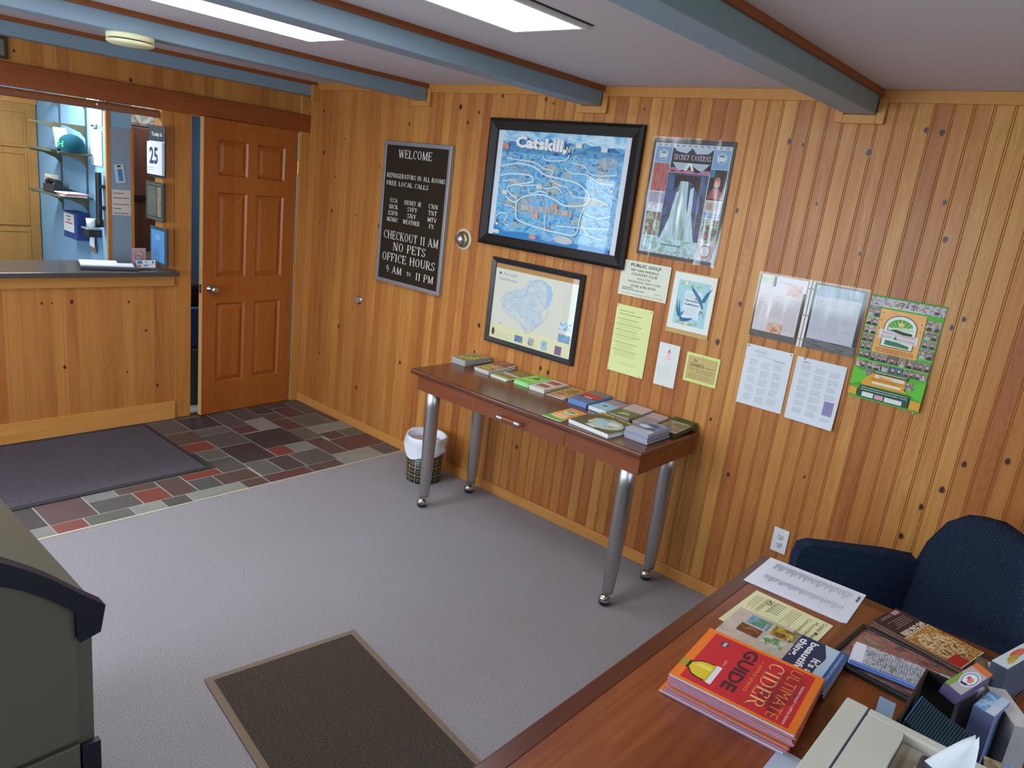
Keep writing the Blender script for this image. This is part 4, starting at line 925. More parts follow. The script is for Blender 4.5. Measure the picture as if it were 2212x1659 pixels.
A.rect(.765, .44, .96, .52, '#b9aea8'); A.ell(.82, .48, .035, .03, '#a5887c', n=8); A.ell(.91, .48, .035, .03, '#9fa8b0', n=8); A.rect(.765, .385, .96, .43, photo('cave_p4', ['#5f7fae', '#b0b8c4'], 50)); A.rect(.765, .18, .96, .375, photo('cave_p5', ['#7a3f4a', '#d6c4c8', '#6f8f72', '#4f2a30', '#a9485f'], 24))
A.rect(.05, .05, .765, .165, photo('cave_grass', ['#8fb3c0', '#b9d0d8', '#6f9f92', '#d0dde4'], 24)); A.lines(.30, .56, .13, .09, 1, '#3f6f72', wd=.006, rag=.02)
A.rect(.765, .05, .96, .165, '#c3a5aa'); A.ell(.865, .11, .065, .05, '#4a4f58'); A.ell(.865, .11, .058, .044, '#c3cbd0')
for i in range(12): A.ell(.09+.075*i, .945, .02, .008, '#7f8794', n=8); A.ell(.09+.075*i, .04, .02, .007, '#8fa0b0', n=8)
r = thing('cavern_poster', (2.9075, -.003, 1.592), 'dark cave waterfall poster under clear plastic, right of the big framed map', 'poster')
A.build('poster_print', mtx=Matrix(((1, 0, 0, 0), (0, 0, -1, 0), (0, 1, 0, 0), (0, 0, 0, 1))), parent=r)
wrap = clear('clear_wrap', .10, (6, .22, (3.0, 1, .4)), refl=1.1)
MB().quad([(-.006, -.0065, -.006), (CW+.006, -.0065, -.006), (CW+.006, -.0065, CH+.006), (-.006, -.0065, CH+.006)], wrap).build('plastic_wrap', parent=r, label='wavy clear plastic wrap')

def sheet_thing(A_, name, x, z, label, cat='notice', tilt=0, y=-.004, group=None):
    o = A_.build(name, mtx=on_right(x, z, y, tilt)); return tag(o, label, cat, group)
# golf sign
A = Art(.2825, .178, mat('cream_card', '#dbdcc6', .6), t=.003)
dk = '#45463f'
A.text('PUBLIC GOLF', .50, .845, .085, dk, bold=.03, width=.62); A.text('RIP VAN WINKLE', .49, .715, .065, dk, bold=.02, width=.56); A.text('COUNTRY CLUB', .49, .605, .065, dk, bold=.02, width=.53)
A.text('Route 23A', .50, .50, .052, dk, bold=.01, width=.27); A.text('PALENVILLE, NEW YORK', .52, .40, .055, dk, bold=.01, width=.68); A.text('(518) 678-9779', .50, .275, .068, dk, bold=.015, width=.52)
A.lines(.07, .30, .235, .205, 1, dk, wd=.003, rag=.02); A.lines(.07, .55, .190, .155, 1, dk, wd=.003, rag=.02); A.text('GAS CARTS', .74, .165, .030, dk, 'L'); A.text('PRO SHOP, RESTAURANT AND BAR ON PREMISES', .52, .055, .036, '#8a8c6a', width=.85)
A.pin(.03, .95); A.pin(.5, .03)
sheet_thing(A, 'golf_sign', 2.8355, 1.3755, 'cream card sign reading PUBLIC GOLF below the cavern poster')
# yellow worship schedule
A = Art(.216, .352, flat('#dde59c'), t=.0007, bend=lambda u, v: .010*max(0, .25-v)**2*16*.3, step=.03)
A.text('Churches of Cairo', .10, .905, .016, '#4a4d33', 'L', bold=.02, width=.42); A.text('Summer Worship Schedules', .10, .860, .016, '#4a4d33', 'L', bold=.02, width=.63)
A.line([(.08, .945), (.92, .945), (.92, .83), (.08, .83), (.08, .945)], .0006, '#b9bf86')
for i, y in enumerate((.80, .72, .635, .555, .45, .335)):
    A.lines(.06, .72+.05*(i % 2), y, y-.014, 1, '#5c6040', wd=.0022, rag=.1, seed=i); A.lines(.12, .75, y-.02, y-(.065 if i < 4 else .10), 3 if i < 4 else 6, '#a4aa78', seed=i+9)
A.lines(.30, .80, .17, .12, 3, '#a4aa78', seed=40); A.pin(.04, .975, '#b9b99c'); A.pin(.95, .975, '#b9b99c'); A.pin(.03, .03, '#e4e4d4'); A.pin(.93, .02, '#b9b99c')
sheet_thing(A, 'worship_schedule', 2.8435, .9735, 'long pale yellow schedule sheet pinned above the brochures')
# coffee house swallow picture
A = Art(.229, .300, mat('tan_backing', '#c6a263', .6), t=.004)
A.rect(.02, .075, .985, .98, '#e4e6de'); A.rect(.14, .16, .87, .87, '#a5cfd6'); A.rect(.32, .28, .72, .72, '#d9e2e6')
for (cx, cy) in ((.22, .82), (.34, .84), (.45, .80), (.60, .80), (.25, .20), (.40, .185), (.55, .19), (.66, .21)):
    for t in range(5): A.ell(cx+.03*math.cos(t*1.3), cy+.015*math.sin(t*1.3), .022, .010, ['#7fb26a', '#9cc586', '#e6dca0'][t % 3], n=8)
A.ell(.33, .83, .045, .03, '#ecdfb0'); A.ell(.46, .19, .04, .026, '#ead9a6')
sw = '#2f6f92'
A.poly([(.44, .80), (.54, .74), (.66, .66), (.72, .60), (.74, .56), (.66, .58), (.56, .66), (.48, .73)], sw); A.poly([(.93, .82), (.80, .72), (.74, .62), (.72, .56), (.80, .58), (.85, .68), (.88, .75)], sw)
A.poly([(.60, .625), (.66, .60), (.74, .56), (.78, .50), (.78, .44), (.73, .50), (.66, .57)], '#35789a'); A.poly([(.74, .46), (.78, .46), (.84, .30), (.80, .38), (.77, .44), (.70, .34), (.73, .42)], sw); A.ell(.60, .605, .03, .02, '#b98a72', n=10); A.poly([(.74, .47), (.80, .46), (.79, .43), (.73, .44)], '#e0e0b8')
A.poly([(.16, .58), (.20, .44), (.26, .33), (.30, .28), (.24, .28), (.18, .38)], sw); A.poly([(.22, .56), (.26, .42), (.31, .30), (.27, .30), (.23, .42)], sw); A.poly([(.28, .30), (.36, .27), (.50, .285), (.60, .30), (.50, .24), (.38, .215), (.30, .23)], '#2c6496'); A.ell(.33, .225, .03, .018, '#8a7a62', n=10); A.poly([(.30, .34), (.38, .40), (.32, .30)], sw)
A.text("Hartmann's", .52, .55, .030, '#5f7f9c', bold=.02, width=.32); A.text('Kaffeehaus', .52, .49, .030, '#5f7f9c', bold=.02, width=.32); A.lines(.37, .66, .68, .60, 4, '#a9b6bc'); A.lines(.38, .68, .455, .33, 5, '#a9b6bc', seed=4)
sheet_thing(A, 'swallow_picture', 3.1405, 1.246, 'small light blue picture of two swallows on a tan backing', 'picture')
# white devotional leaflet
A = Art(.116, .216, flat('#dfe3da'), t=.0006)
A.ell(.52, .82, .05, .035, '#d97f98', n=12); A.ell(.52, .815, .03, .02, '#f0c9c4', n=10); A.poly([(.40, .62), (.46, .79), (.58, .79), (.64, .62)], '#eec6cb'); A.poly([(.30, .60), (.38, .74), (.42, .62)], '#ecd4d2'); A.poly([(.72, .60), (.66, .74), (.62, .62)], '#ecd4d2'); A.poly([(.47, .85), (.52, .88), (.57, .85), (.60, .76), (.56, .80), (.48, .80), (.44, .76)], '#d8708f')
A.lines(.22, .82, .56, .54, 1, '#b4b8b0'); A.lines(.12, .88, .48, .15, 14, '#bfc3ba', seed=8); A.pin(.5, .95, '#cfd4c8', .002); A.pin(.5, .03, '#b9c8b0', .002)
sheet_thing(A, 'prayer_leaflet', 3.124, .970, 'narrow white leaflet with a pink figure drawing pinned below the swallow picture', 'leaflet')
# St Joseph's card
A = Art(.175, .143, flat('#d8e08a'), t=.0012)
A.rect(.06, .10, .94, .90, '#c9b070'); A.line([(.09, .14), (.91, .14), (.91, .86), (.09, .86), (.09, .14)], .0012, '#a58f52')
A.text('St.', .30, .70, .11, '#3c3214', bold=.01); A.text("Joseph's", .36, .56, .13, '#3c3214', bold=.01, width=.42, rot=-.02); A.text('MONASTERY', .76, .56, .05, '#5c4e26', width=.28)
A.text('Convent of the Daughters of Mary', .50, .44, .055, '#5c4e26', width=.74); A.text('Mother of Our Savior', .60, .36, .055, '#5c4e26', width=.46); A.lines(.14, .86, .30, .16, 4, '#7d6c3c', seed=3); A.pin(.5, .95, '#d0c890', .002); A.pin(.5, .05, '#d0c890', .002)
sheet_thing(A, 'monastery_card', 3.281, 1.030, "small yellow edged card reading St. Joseph's right of the white leaflet", 'card')
# four sheets: two in clear sleeves, two plain
sleeve = clear('page_protector', .10, (7, .16, (3.0, .6, .5)), refl=.75)
def sleeve_sheet(x, z, label, A_, flip):
    r = thing('sleeved_page', (x, -.003, z), label, 'page in sleeve', 'plastic sleeved pages on the right wall')
    A_.build('printed_page', mtx=Matrix.Translation((.0, 0, 0)) @ Matrix(((1, 0, 0, 0), (0, 0, -1, 0), (0, 1, 0, 0), (0, 0, 0, 1))), parent=r)
    k_ = MB(); x0, x1, yo = (-.006, .232, -.0046) if flip > 0 else (-.0135, .222, -.0046)
    k_.quad([(x0, yo, -.006), (x1, yo, -.006), (x1, yo, .288), (x0, yo, .288)], sleeve)
    k_.build('plastic_sleeve', parent=r, label='clear plastic sleeve')
    k_ = MB(); xs = .2205 if flip > 0 else -.0130
    k_.quad([(xs, -.0052, -.004), (xs+.0110, -.0052, -.004), (xs+.0110, -.0052, .286), (xs, -.0052, .286)], mat('sleeve_strip', '#d9dad8', .3))
    for zz in (.03, .135, .25): k_.cyl((xs+.0055, -.0053, zz), (xs+.0055, -.0058, zz), .003, mat('punch_hole', '#7a5a3c', .6), n=10)
    k_.build('binding_strip', parent=r, label='white punched binding strip')
A = Art(.214, .279, flat('#3d3836'), t=.0012); A.rect(0, .06, 1, 1, '#d6cccd'); A.rect(0, .0, 1, .10, photo('stone1', ['#2f2a28', '#5a5048', '#463c38'], 40)); A.rect(.0, .0, .03, 1, '#3d3836'); A.rect(.95, .1, 1, .80, '#3d3836')
A.rect(.03, .86, .30, .98, photo('house1', ['#cfd2b8', '#a9ac8f', '#dfe0d4'], 40)); A.rect(.30, .83, .36, .99, '#5b4a4c'); A.rect(.62, .72, .92, .90, photo('food1', ['#7a4040', '#d8a8a4', '#c98a84', '#5f2f34'], 60)); A.text('Catskill', .62, .90, .03, '#8f7f86'); A.lines(.40, .58, .93, .90, 1, '#8f7f86')
A.rect(.36, .10, .66, .26, photo('food2', ['#a5683f', '#e0c49a', '#c9796a', '#8f3f38'], 60)); A.lines(.06, .30, .70, .32, 16, '#b3a8ac', seed=1); A.lines(.34, .62, .70, .34, 16, '#9a9096', rag=.1, seed=2); A.lines(.66, .93, .68, .16, 22, '#9a9096', rag=.1, seed=3)
sleeve_sheet(3.5645, 1.321, 'pale pink printed page in a clear sleeve, left of the two sleeved pages', A, 1)
A = Art(.214, .279, flat('#2f3236'), t=.0012); A.rect(.03, .14, .93, .97, '#c3c2cc'); A.rect(0, 0, 1, .15, photo('stone2', ['#2a2826', '#4e4a46', '#6b655e', '#33302c'], 30, (.6, 3, 1))); A.rect(.03, .82, .93, .98, photo('sky2', ['#4f5f72', '#8fa0b4', '#6f8494', '#2f3f4c'], 20))
A.lines(.08, .32, .76, .26, 20, '#8f8f9a', rag=.1, seed=5); A.lines(.36, .60, .76, .26, 20, '#8f8f9a', rag=.1, seed=6); A.lines(.64, .90, .80, .45, 16, '#8f8f9a', rag=.1, seed=7); A.text('Catskills', .78, .33, .02, '#6f74a0')
sleeve_sheet(3.812, 1.321, 'grey printed page with dark edges in a clear sleeve, left of the green festival poster', A, -1)
A = Art(.215, .280, flat('#dcdfe4'), t=.0006)
A.text('CATSKILL', .33, .885, .030, '#6f6f94', width=.30); A.text('REGION', .36, .850, .022, '#8f8fae', width=.16); A.line([(.23, .915), (.27, .94), (.31, .925), (.35, .95), (.40, .925), (.44, .94), (.48, .915)], .0012, '#6f6f94'); A.line([(.12, .83), (.88, .83)], .0007, '#54586a'); A.lines(.62, .88, .812, .80, 1, '#54586a', wd=.002, rag=.02)
for i in range(3):
    for j in range(5): A.lines(.12+.27*i, .33+.27*i, .775-.145*j-.02*(i % 2), .665-.145*j-.02*(i % 2), 8, '#a5a9b0', rag=.3, seed=i*7+j)
A.pin(.04, .97, '#8f8f90'); A.pin(.96, .97, '#a9b08a')
sheet_thing(A, 'event_sheet', 3.5685, 1.000, 'white printed sheet with three text columns and a small mountain heading', 'notice', group='plain white sheets on the right wall')
A = Art(.213, .282, flat('#dcdfe4'), t=.0006, bend=lambda u, v: .012*(1-v)**2*(.3+u), step=.03)
A.lines(.13, .28, .935, .92, 1, '#54586a', wd=.003, rag=.02)
for i in range(3):
    for j in range(7 if i < 2 else 4): A.lines(.12+.29*i, .35+.29*i, .90-.115*j-.015*i, .81-.115*j-.015*i, 7, '#a0a4ae', rag=.25, seed=i*9+j)
A.rect(.73, .20, .93, .42, '#9088ad'); A.lines(.76, .90, .40, .22, 9, '#6f6894'); A.lines(.73, .93, .15, .10, 3, '#7f848c')
A.pin(.16, .985, '#8f8f90')
sheet_thing(A, 'event_sheet', 3.802, .994, 'white printed sheet with a violet box, curling at the bottom', 'notice', group='plain white sheets on the right wall')

# Irish festival poster
FWd, FH = .278, .430
A = Art(FWd, FH, flat('#5fae3a'), t=.0008, bend=lambda u, v: .008*(1-v)**3*u, step=.035)
cro = ['#6f5f58', '#a08a80', '#4a4442', '#c4b0aa', '#7f6f74']
A.rect(0, .90, 1, .985, photo('crowd1', ['#6d6468', '#9c8f94', '#c4b4ba', '#4f5a4c', '#b58fa4'], 60)); A.rect(.0, .985, 1, 1, '#4f9a2c')
rdp = random.Random(21)
def ph(x0, y0, x1, y1, i, c=cro):
    A.rect(x0, y0, x1, y1, photo('fest%d%s' % (i % 5, c[0].lstrip('#')), [c[(j+i) % 5] for j in range(4)], 45+9*(i % 5)))
    k_ = max(1, int((x1-x0)/.075)); hh = (y1-y0); ra = A.w/A.h
    for q in range(k_):
        cx = x0+(x1-x0)*(q+.5)/k_ + rdp.uniform(-.006, .006); r_ = min(.024, .30*(x1-x0)/k_); y_ = y0+hh*rdp.uniform(.50, .60)
        A.poly([(cx-r_*1.5, y0), (cx+r_*1.5, y0), (cx+r_*1.2, y0+hh*.30), (cx, y0+hh*.38), (cx-r_*1.2, y0+hh*.30)], rdp.choice(['#2c2a30', '#3f3a3c', '#b8b4b4', '#5a3f3c', '#34445a']))
        A.ell(cx, y_+r_*ra*.25, r_*.95, r_*ra*1.05, rdp.choice(['#3a2a22', '#5f4a38', '#8a7458', '#2a2220']), n=10); A.ell(cx, y_, r_*.75, r_*ra*.85, rdp.choice(['#c9a08a', '#b88c76', '#d8b4a0']), n=10)
rows = [(.80, .895), (.715, .79), (.635, .705), (.555, .625), (.475, .545)]
for i, (a, b) in enumerate(rows): ph(.01, a, .17, b, i); A.rect(0, a-.014, .18, a-.002, '#6fc440')
for i, (a, b) in enumerate([(.76, .85), (.68, .75), (.60, .67), (.50, .59)]): ph(.80, a, .99, b, i+2); A.rect(.79, a-.014, 1, a-.002, '#6fc440')
A.rect(.18, .47, .79, .885, photo('orange_panel', ['#d98a2e', '#e6a23e', '#dd9438'], 8)); A.lines(.22, .76, .912, .892, 1, '#e0e6d0', wd=.003, rag=.02)
for q in range(26): A.ell(.04+.92*rd.random(), .92+.05*rd.random(), .014, .010, rd.choice(['#c9a08a', '#3a2f34', '#d8c8d0', '#8a6f74', '#4a5a48', '#b87f94']), n=8)
for (x, y) in ((.22, .85), (.21, .78), (.205, .70), (.21, .64), (.75, .80), (.755, .73), (.74, .66)): A.ell(x, y, .010, .007, '#8a5a1c', n=6)
LX, LW = .49, .22
A.poly([(LX-LW, .54), (LX+LW, .54)] + [(LX+LW*math.cos(t), .735+.115*math.sin(t)) for t in [PI*i/16 for i in range(17)]], '#24402c')
A.poly([(LX-LW+.01, .546), (LX+LW-.01, .546)] + [(LX+(LW-.01)*math.cos(t), .735+.108*math.sin(t)) for t in [PI*i/16 for i in range(17)]], '#e3e6e2')
A.poly([(LX-LW+.045, .665), (LX+LW-.045, .665)] + [(LX+(LW-.045)*math.cos(t), .725+.088*math.sin(t)) for t in [PI*i/16 for i in range(17)]], '#4f9c3a')
for i in range(9):
    t = PI*(i+.5)/9; A.poly([(LX, .70), (LX+(LW-.05)*math.cos(t-.07), .72+.085*math.sin(t-.07)), (LX+(LW-.05)*math.cos(t+.07), .72+.085*math.sin(t+.07))], '#9cc860')
A.ell(LX, .765, .04, .022, '#e2cf74'); A.poly([(LX-.175, .665), (LX-.16, .70), (LX-.05, .715), (LX+.05, .705), (LX+.17, .70), (LX+.175, .665)], '#1f4a2c')
A.poly([(LX-.165, .56), (LX+.165, .555), (LX+.165, .58), (LX, .60), (LX-.165, .605)], '#3a7a4c'); A.text('2013', LX, .548, .014, '#b0b4b8')
A.poly([(LX-.27, .70), (LX-.10, .695), (LX+.05, .675), (LX+.26, .68), (LX+.27, .60), (LX+.05, .600), (LX-.10, .62), (LX-.27, .615)], '#dcd8d4')
A.text('EAST DURHAM', LX, .655, .024, '#b0646a', width=.44, rot=-.03); A.text('IRISH', LX-.165, .622, .023, '#b0646a', width=.13); A.text('FESTIVAL', LX+.12, .612, .023, '#b0646a', width=.24, rot=-.03)
for t in (90, 210, 330): A.ell(LX-.035+.013*math.cos(math.radians(t)), .632+.009*math.sin(math.radians(t)), .013, .0085, '#2c7a4c', n=10)
A.lines(.22, .76, .525, .48, 3, '#8a5218', wd=.002, rag=.05, seed=2)
for i, (a, b) in enumerate(((.18, .42), (.43, .55), (.56, .68), (.69, .99))): ph(a, .385, b, .465, i, ['#3c3028', '#c49a80', '#2a2422', '#a57a62', '#6f5644'] if i in (1, 2) else cro)
A.rect(0, .372, 1, .385, '#6fc440'); ph(.01, .40, .17, .465, 3)
for i, (a, b) in enumerate(((.01, .16), (.17, .36), (.37, .48), (.49, .66), (.67, .99))): ph(a, .305, b, .368, i+1, ['#2f4a72', '#4f6f9c', '#22304a', '#6f86a8', '#32486a'] if i == 3 else cro)
A.text('20+', .425, .325, .022, '#d8e0da', bold=.02)
A.poly([(0, .30), (.30, .24), (.22, .17), (0, .12)], '#5fc02e'); A.poly([(1, .29), (.72, .24), (.78, .16), (1, .10)], '#5fc02e'); A.rect(.12, .235, .30, .29, photo('fest1', cro, 50)); A.rect(.74, .19, .86, .255, photo('fest2', cro, 50))
A.poly([(.16, .18), (.28, .27), (.74, .27), (.74, .18), (.80, .15), (.16, .14)], '#e09c2e'); A.rect(.28, .270, .76, .295, '#1f4a3c'); A.lines(.30, .74, .292, .276, 1, '#cfe0d0', wd=.003, rag=.02)
A.rect(.32, .235, .72, .262, '#e4e2d8'); A.lines(.34, .70, .258, .238, 2, '#a58a5a'); A.rect(.30, .172, .70, .192, '#e4e2d8'); A.lines(.28, .74, .225, .20, 3, '#8a5218', wd=.0015)
A.rect(.14, .02, .84, .135, '#22503c'); A.lines(.17, .82, .125, .085, 2, '#d6e0d0', wd=.0022, rag=.02); A.rect(.20, .03, .36, .075, '#dde0de'); A.rect(.38, .03, .50, .072, '#d89cab'); A.rect(.52, .028, .76, .07, '#dde0de'); A.rect(0, .03, .12, .10, '#e0a02e'); A.rect(.86, .02, 1, .10, '#e0a02e')
A.pin(.93, -.005, '#ded8d0')
sheet_thing(A, 'festival_poster', 4.041, 1.164, 'green and orange Irish festival poster, rightmost paper on the right wall', 'poster')

# ------------------------------------------------------------------ brochure stacks on the console table
def stack(x0, y0, w_, l_, z0, n, t, rz, name, base_label, group, cover, under, edge, cat='brochure', bend=None, jit=.003, seed=0, step=.03, where='in its stack on the console table'):
    """n separate leaflets lying on each other; cover(Art) prints the topmost one"""
    rd = random.Random(seed); proto = None; out = []
    for i in range(n):                       # from the bottom
        top = i == n-1
        jx, jy, jr = rd.uniform(-jit, jit), rd.uniform(-jit, jit), rd.uniform(-.02, .02)*(jit/.003)
        z = z0 + i*(t+.0002) + .0003
        mtx = on_top(x0+jx, y0+jy, z, rz+jr)
        lab = '%s, %s of its stack' % (base_label, ORD[n-1-i])
        if top:
            A_ = Art(w_, l_, under, t=t-.0004, bend=bend, step=step if bend else None, edge=edge); cover(A_); o = A_.build(name, mtx=mtx)
        elif proto is None:
            A_ = Art(w_, l_, under, t=t-.0002, bend=bend, step=step if bend else None, edge=edge); o = proto = A_.build(name, mtx=mtx)
        else:
            o = proto.copy(); COL.objects.link(o); o.matrix_world = mtx
        tag(o, lab, cat, group); out.append(o)
    return out
pw, gy = flat('#e3e4e2'), flat('#a9a9a6')
tz = TZ
def cv(*parts):
    def f(A_):
        for p in parts:
            if p[0] == 'r': A_.rect(*p[1:])
            elif p[0] == 'e': A_.ell(*p[1:])
            elif p[0] == 'p': A_.poly(*p[1:])
            elif p[0] == 't': A_.text(*p[1:-1], **p[-1])
            elif p[0] == 'l': A_.lines(*p[1:])
    return f
ph1 = photo('leaf_green', ['#6f8a3a', '#a5b45a', '#5a4a34', '#8a6f4a'], 40); ph2 = photo('leaf_food', ['#c9a04a', '#5f3f2a', '#d8b878', '#7f7a3a', '#4a2f3a'], 45)
ph3 = photo('leaf_wood', ['#5f6a34', '#8a8f4f', '#a5764a', '#474a2a'], 45); ph4 = photo('leaf_red', ['#a04540', '#c97a6a', '#7a2f34', '#d8a890'], 60); ph5 = photo('leaf_brown', ['#8a6a3f', '#b98a4f', '#c9b078', '#5f452c', '#b5604a'], 45)
cm = lambda c: (lambda u, v: c*.0065*v*v)
stack(1.925, -.238, .108, .226, tz, 7, .0050, -.02, 'brochure', 'white edged green brochure at the left end', 'brochures at the far left end of the console table', cv(('r', .0, .0, 1, 1, ph1), ('p', [(.15, .2), (.4, .15), (.9, .5), (.8, .75)], '#b8c85a'), ('r', 0, .75, 1, 1, photo('leaf_rust', ['#a5603a', '#c9a05a', '#7f5a34'], 40)), ('r', 0, 0, .12, 1, '#a9a48f')), pw, gy, seed=1)
stack(2.112, -.243, .112, .230, tz, 5, .0042, .0, 'brochure', 'sunset coloured brochure with curled far corners', 'brochures second from the left on the console table', cv(('r', 0, 0, 1, 1, ph2), ('r', 0, .62, 1, 1, photo('leaf_sunset', ['#6f4f6a', '#c97a5a', '#4a3f5f', '#b56a58'], 30)), ('p', [(.2, .12), (.7, .2), (.6, .3), (.25, .28)], '#c6c040'), ('e', .5, .45, .22, .08, '#d8a888')), pw, flat('#c9c6bc'), bend=cm(1.6), seed=2)
stack(2.243, -.245, .125, .232, tz, 3, .0032, -.03, 'brochure', 'olive green brochure with a pale band', 'brochures third from the left on the console table', cv(('r', 0, 0, 1, 1, ph3), ('r', 0, .38, 1, .52, '#c9c4ae'), ('p', [(.2, .65), (.8, .7), (.6, .85), (.3, .8)], '#8f9a4a'), ('r', 0, 0, 1, .12, '#c3cf8f')), pw, flat('#dfe6c8'), seed=3)
gp = flat('#9fe06a')
stack(2.404, -.226, .103, .220, tz, 5, .0040, .0, 'brochure', 'bright green paper leaflet', 'bright green leaflets on the console table', cv(('r', .08, .1, .92, .22, '#84c452'), ('p', [(.3, .55), (.5, .5), (.7, .6), (.62, .72), (.4, .7)], '#4a6f34'), ('r', .2, .45, .3, .5, '#3f5f30'), ('r', .7, .48, .78, .56, '#3f5f30'), ('r', .1, .85, .9, .92, '#6fae44')), gp, flat('#a4e8a0'), seed=4)
stack(2.520, -.240, .104, .222, tz, 5, .0044, .01, 'brochure', 'white rack card with two red photos', 'white rack cards with red photos on the console table', cv(('r', .15, .18, .85, .42, ph4), ('r', .15, .58, .85, .85, ph4), ('r', .15, .12, .85, .155, '#b5a890'), ('r', .1, .49, .9, .53, '#d8c9b0')), flat('#ddd6c6'), flat('#dcd9c8'), seed=5)
stack(2.645, -.240, .112, .225, tz, 4, .0022, .03, 'brochure', 'fanned brown brochure with food pictures', 'fanned brown brochures on the console table', cv(('r', 0, 0, 1, 1, ph5), ('e', .4, .3, .2, .08, '#c96a4a'), ('e', .6, .6, .25, .1, '#a5824f'), ('r', .5, .1, .9, .18, '#d8cfae')), ph5, flat('#d8cfc0'), bend=cm(1.1), jit=.007, seed=6)
bl = flat('#5f83b4')
stack(2.786, -.236, .116, .228, tz, 6, .0040, .0, 'brochure', 'blue brochure with a red block', 'blue edged brochures on the console table', cv(('r', 0, 0, 1, 1, flat('#6f7f9c')), ('r', 0, .42, 1, .70, '#c8463c'), ('r', 0, .36, 1, .42, '#4a4448'), ('r', .3, .4, .7, .46, '#e0dcd6'), ('r', 0, .72, 1, 1, photo('leaf_grey', ['#6f6a62', '#8f8a7c', '#5a5650'], 40)), ('l', .15, .85, .3, .1, 6, '#44506a')), bl, flat('#6a93c8'), bend=cm(1.3), seed=7)
stack(2.915, -.238, .106, .225, tz, 5, .0036, -.01, 'brochure', 'light blue brochure with orange picture', 'light blue brochures on the console table', cv(('r', 0, 0, 1, .55, '#9fcade'), ('r', 0, .55, 1, 1, photo('leaf_fish', ['#8fa9bc', '#c9705a', '#a5b4bc', '#5f7f9a', '#d8a08a'], 45)), ('e', .45, .35, .12, .05, '#2f7a6a'), ('r', .1, .9, .9, .98, '#4f6f8f')), pw, flat('#dbe4ea'), bend=cm(.7), seed=8)
stack(3.038, -.238, .118, .224, tz, 5, .0042, -.02, 'brochure', 'half olive half pale pink brochure', 'olive and pink brochures on the console table', cv(('r', 0, 0, 1, .5, '#6f7444'), ('r', 0, .5, 1, 1, '#cdb9ae'), ('p', [(.2, .12), (.8, .2), (.6, .32), (.35, .3)], '#b9bd9c'), ('p', [(.1, .35), (.6, .4), (.3, .48)], '#8f9468')), pw, flat('#8b8a7e'), bend=cm(1.8), seed=9)
stack(3.172, -.228, .092, .200, tz, 4, .0040, .0, 'brochure', 'pale mauve brochure partly under its neighbours', 'mauve brochures on the console table', cv(('r', 0, 0, 1, 1, '#a8948f'), ('r', 0, .6, 1, 1, '#c2aea6'), ('l', .15, .85, .55, .2, 8, '#7f6f6c')), flat('#b9a8a2'), flat('#bfb6ae'), bend=cm(1.4), seed=10)
stack(3.290, -.232, .118, .222, tz, 6, .0032, .0, 'brochure', 'dark green brochure with stone coloured picture', 'dark green brochures at the right end of the console table', cv(('r', 0, 0, 1, 1, photo('leaf_ruin', ['#6b5a48', '#a8957c', '#5f6a44', '#8f7f68'], 40)), ('r', 0, .75, 1, 1, '#45562c'), ('p', [(.15, .62), (.85, .72), (.85, .80), (.15, .72)], '#a9ad7f'), ('r', 0, 0, 1, .12, '#b89a88')), flat('#4b5440'), flat('#39402f'), bend=cm(2.2), seed=11)
stack(2.872, -.548, .100, .228, tz, 2, .0028, .0, 'brochure', 'orange and green brochure near the front edge', 'orange festival brochures on the console table', cv(('r', 0, 0, 1, 1, '#e39a3a'), ('p', [(0, 0), (1, 0), (1, .16), (.5, .12), (0, .3)], '#5fae3a'), ('e', .5, .68, .34, .14, '#dfe4dc'), ('e', .5, .69, .27, .10, '#5f9a3f'), ('r', .2, .62, .8, .67, '#e3ddd6'), ('r', .12, .20, .88, .26, '#ebe5c8'), ('r', .12, .32, .88, .38, '#ebe5c8'), ('r', .2, .43, .8, .47, '#ebe5c8')), pw, flat('#e4e6da'), seed=12)
def mag(A_):
    A_.rect(0, 0, 1, 1, '#5f5f3c'); A_.poly([(0, 1), (0, .8), (.35, 1)], '#b9a04a'); A_.ell(.55, .45, .36, .33, photo('mag_lake', ['#8fae8a', '#c9d0b8', '#a5c4cc', '#b08a6a', '#7f8f5a'], 14), n=26); A_.ell(.50, .50, .24, .12, '#a5ccd8', n=20); A_.ell(.68, .55, .14, .09, '#dfe0cc'); A_.ell(.14, .42, .09, .12, '#7a4a2c'); A_.poly([(.32, .10), (.55, .05), (.62, .12), (.40, .18)], '#d8dce0')
    A_.text('CATSKILLS', .55, .88, .10, '#c9b860', bold=.02, width=.84)
stack(3.000, -.515, .240, .250, tz, 5, .0038, -.10, 'magazine', 'square olive magazine with an oval lake view', 'olive tourist magazines on the console table', mag, pw, pw, cat='magazine', seed=13, jit=.002)
def vb(A_):
    A_.rect(0, 0, 1, 1, '#7c84a0'); A_.rect(0, 0, 1, .28, '#b8bcc0'); A_.ell(.35, .55, .26, .12, '#cfd6d4', n=14); A_.ell(.7, .45, .2, .1, '#5a5f8a', n=12); A_.ell(.55, .72, .25, .1, '#4c5570', n=12); A_.ell(.85, .25, .1, .05, '#d8e0b8', n=10); A_.poly([(.1, .85), (.6, .9), (.9, .8), (.85, .98), (.1, .98)], '#9aa38f')
stack(3.265, -.447, .122, .200, tz, 14, .0032, .0, 'brochure', 'blue grey folded leaflet at the front right corner', 'tall pile of folded leaflets on the console table', vb, flat('#8f95a4'), flat('#a4a5b4'), seed=14, jit=.0035, where='at the front right corner of the console table')

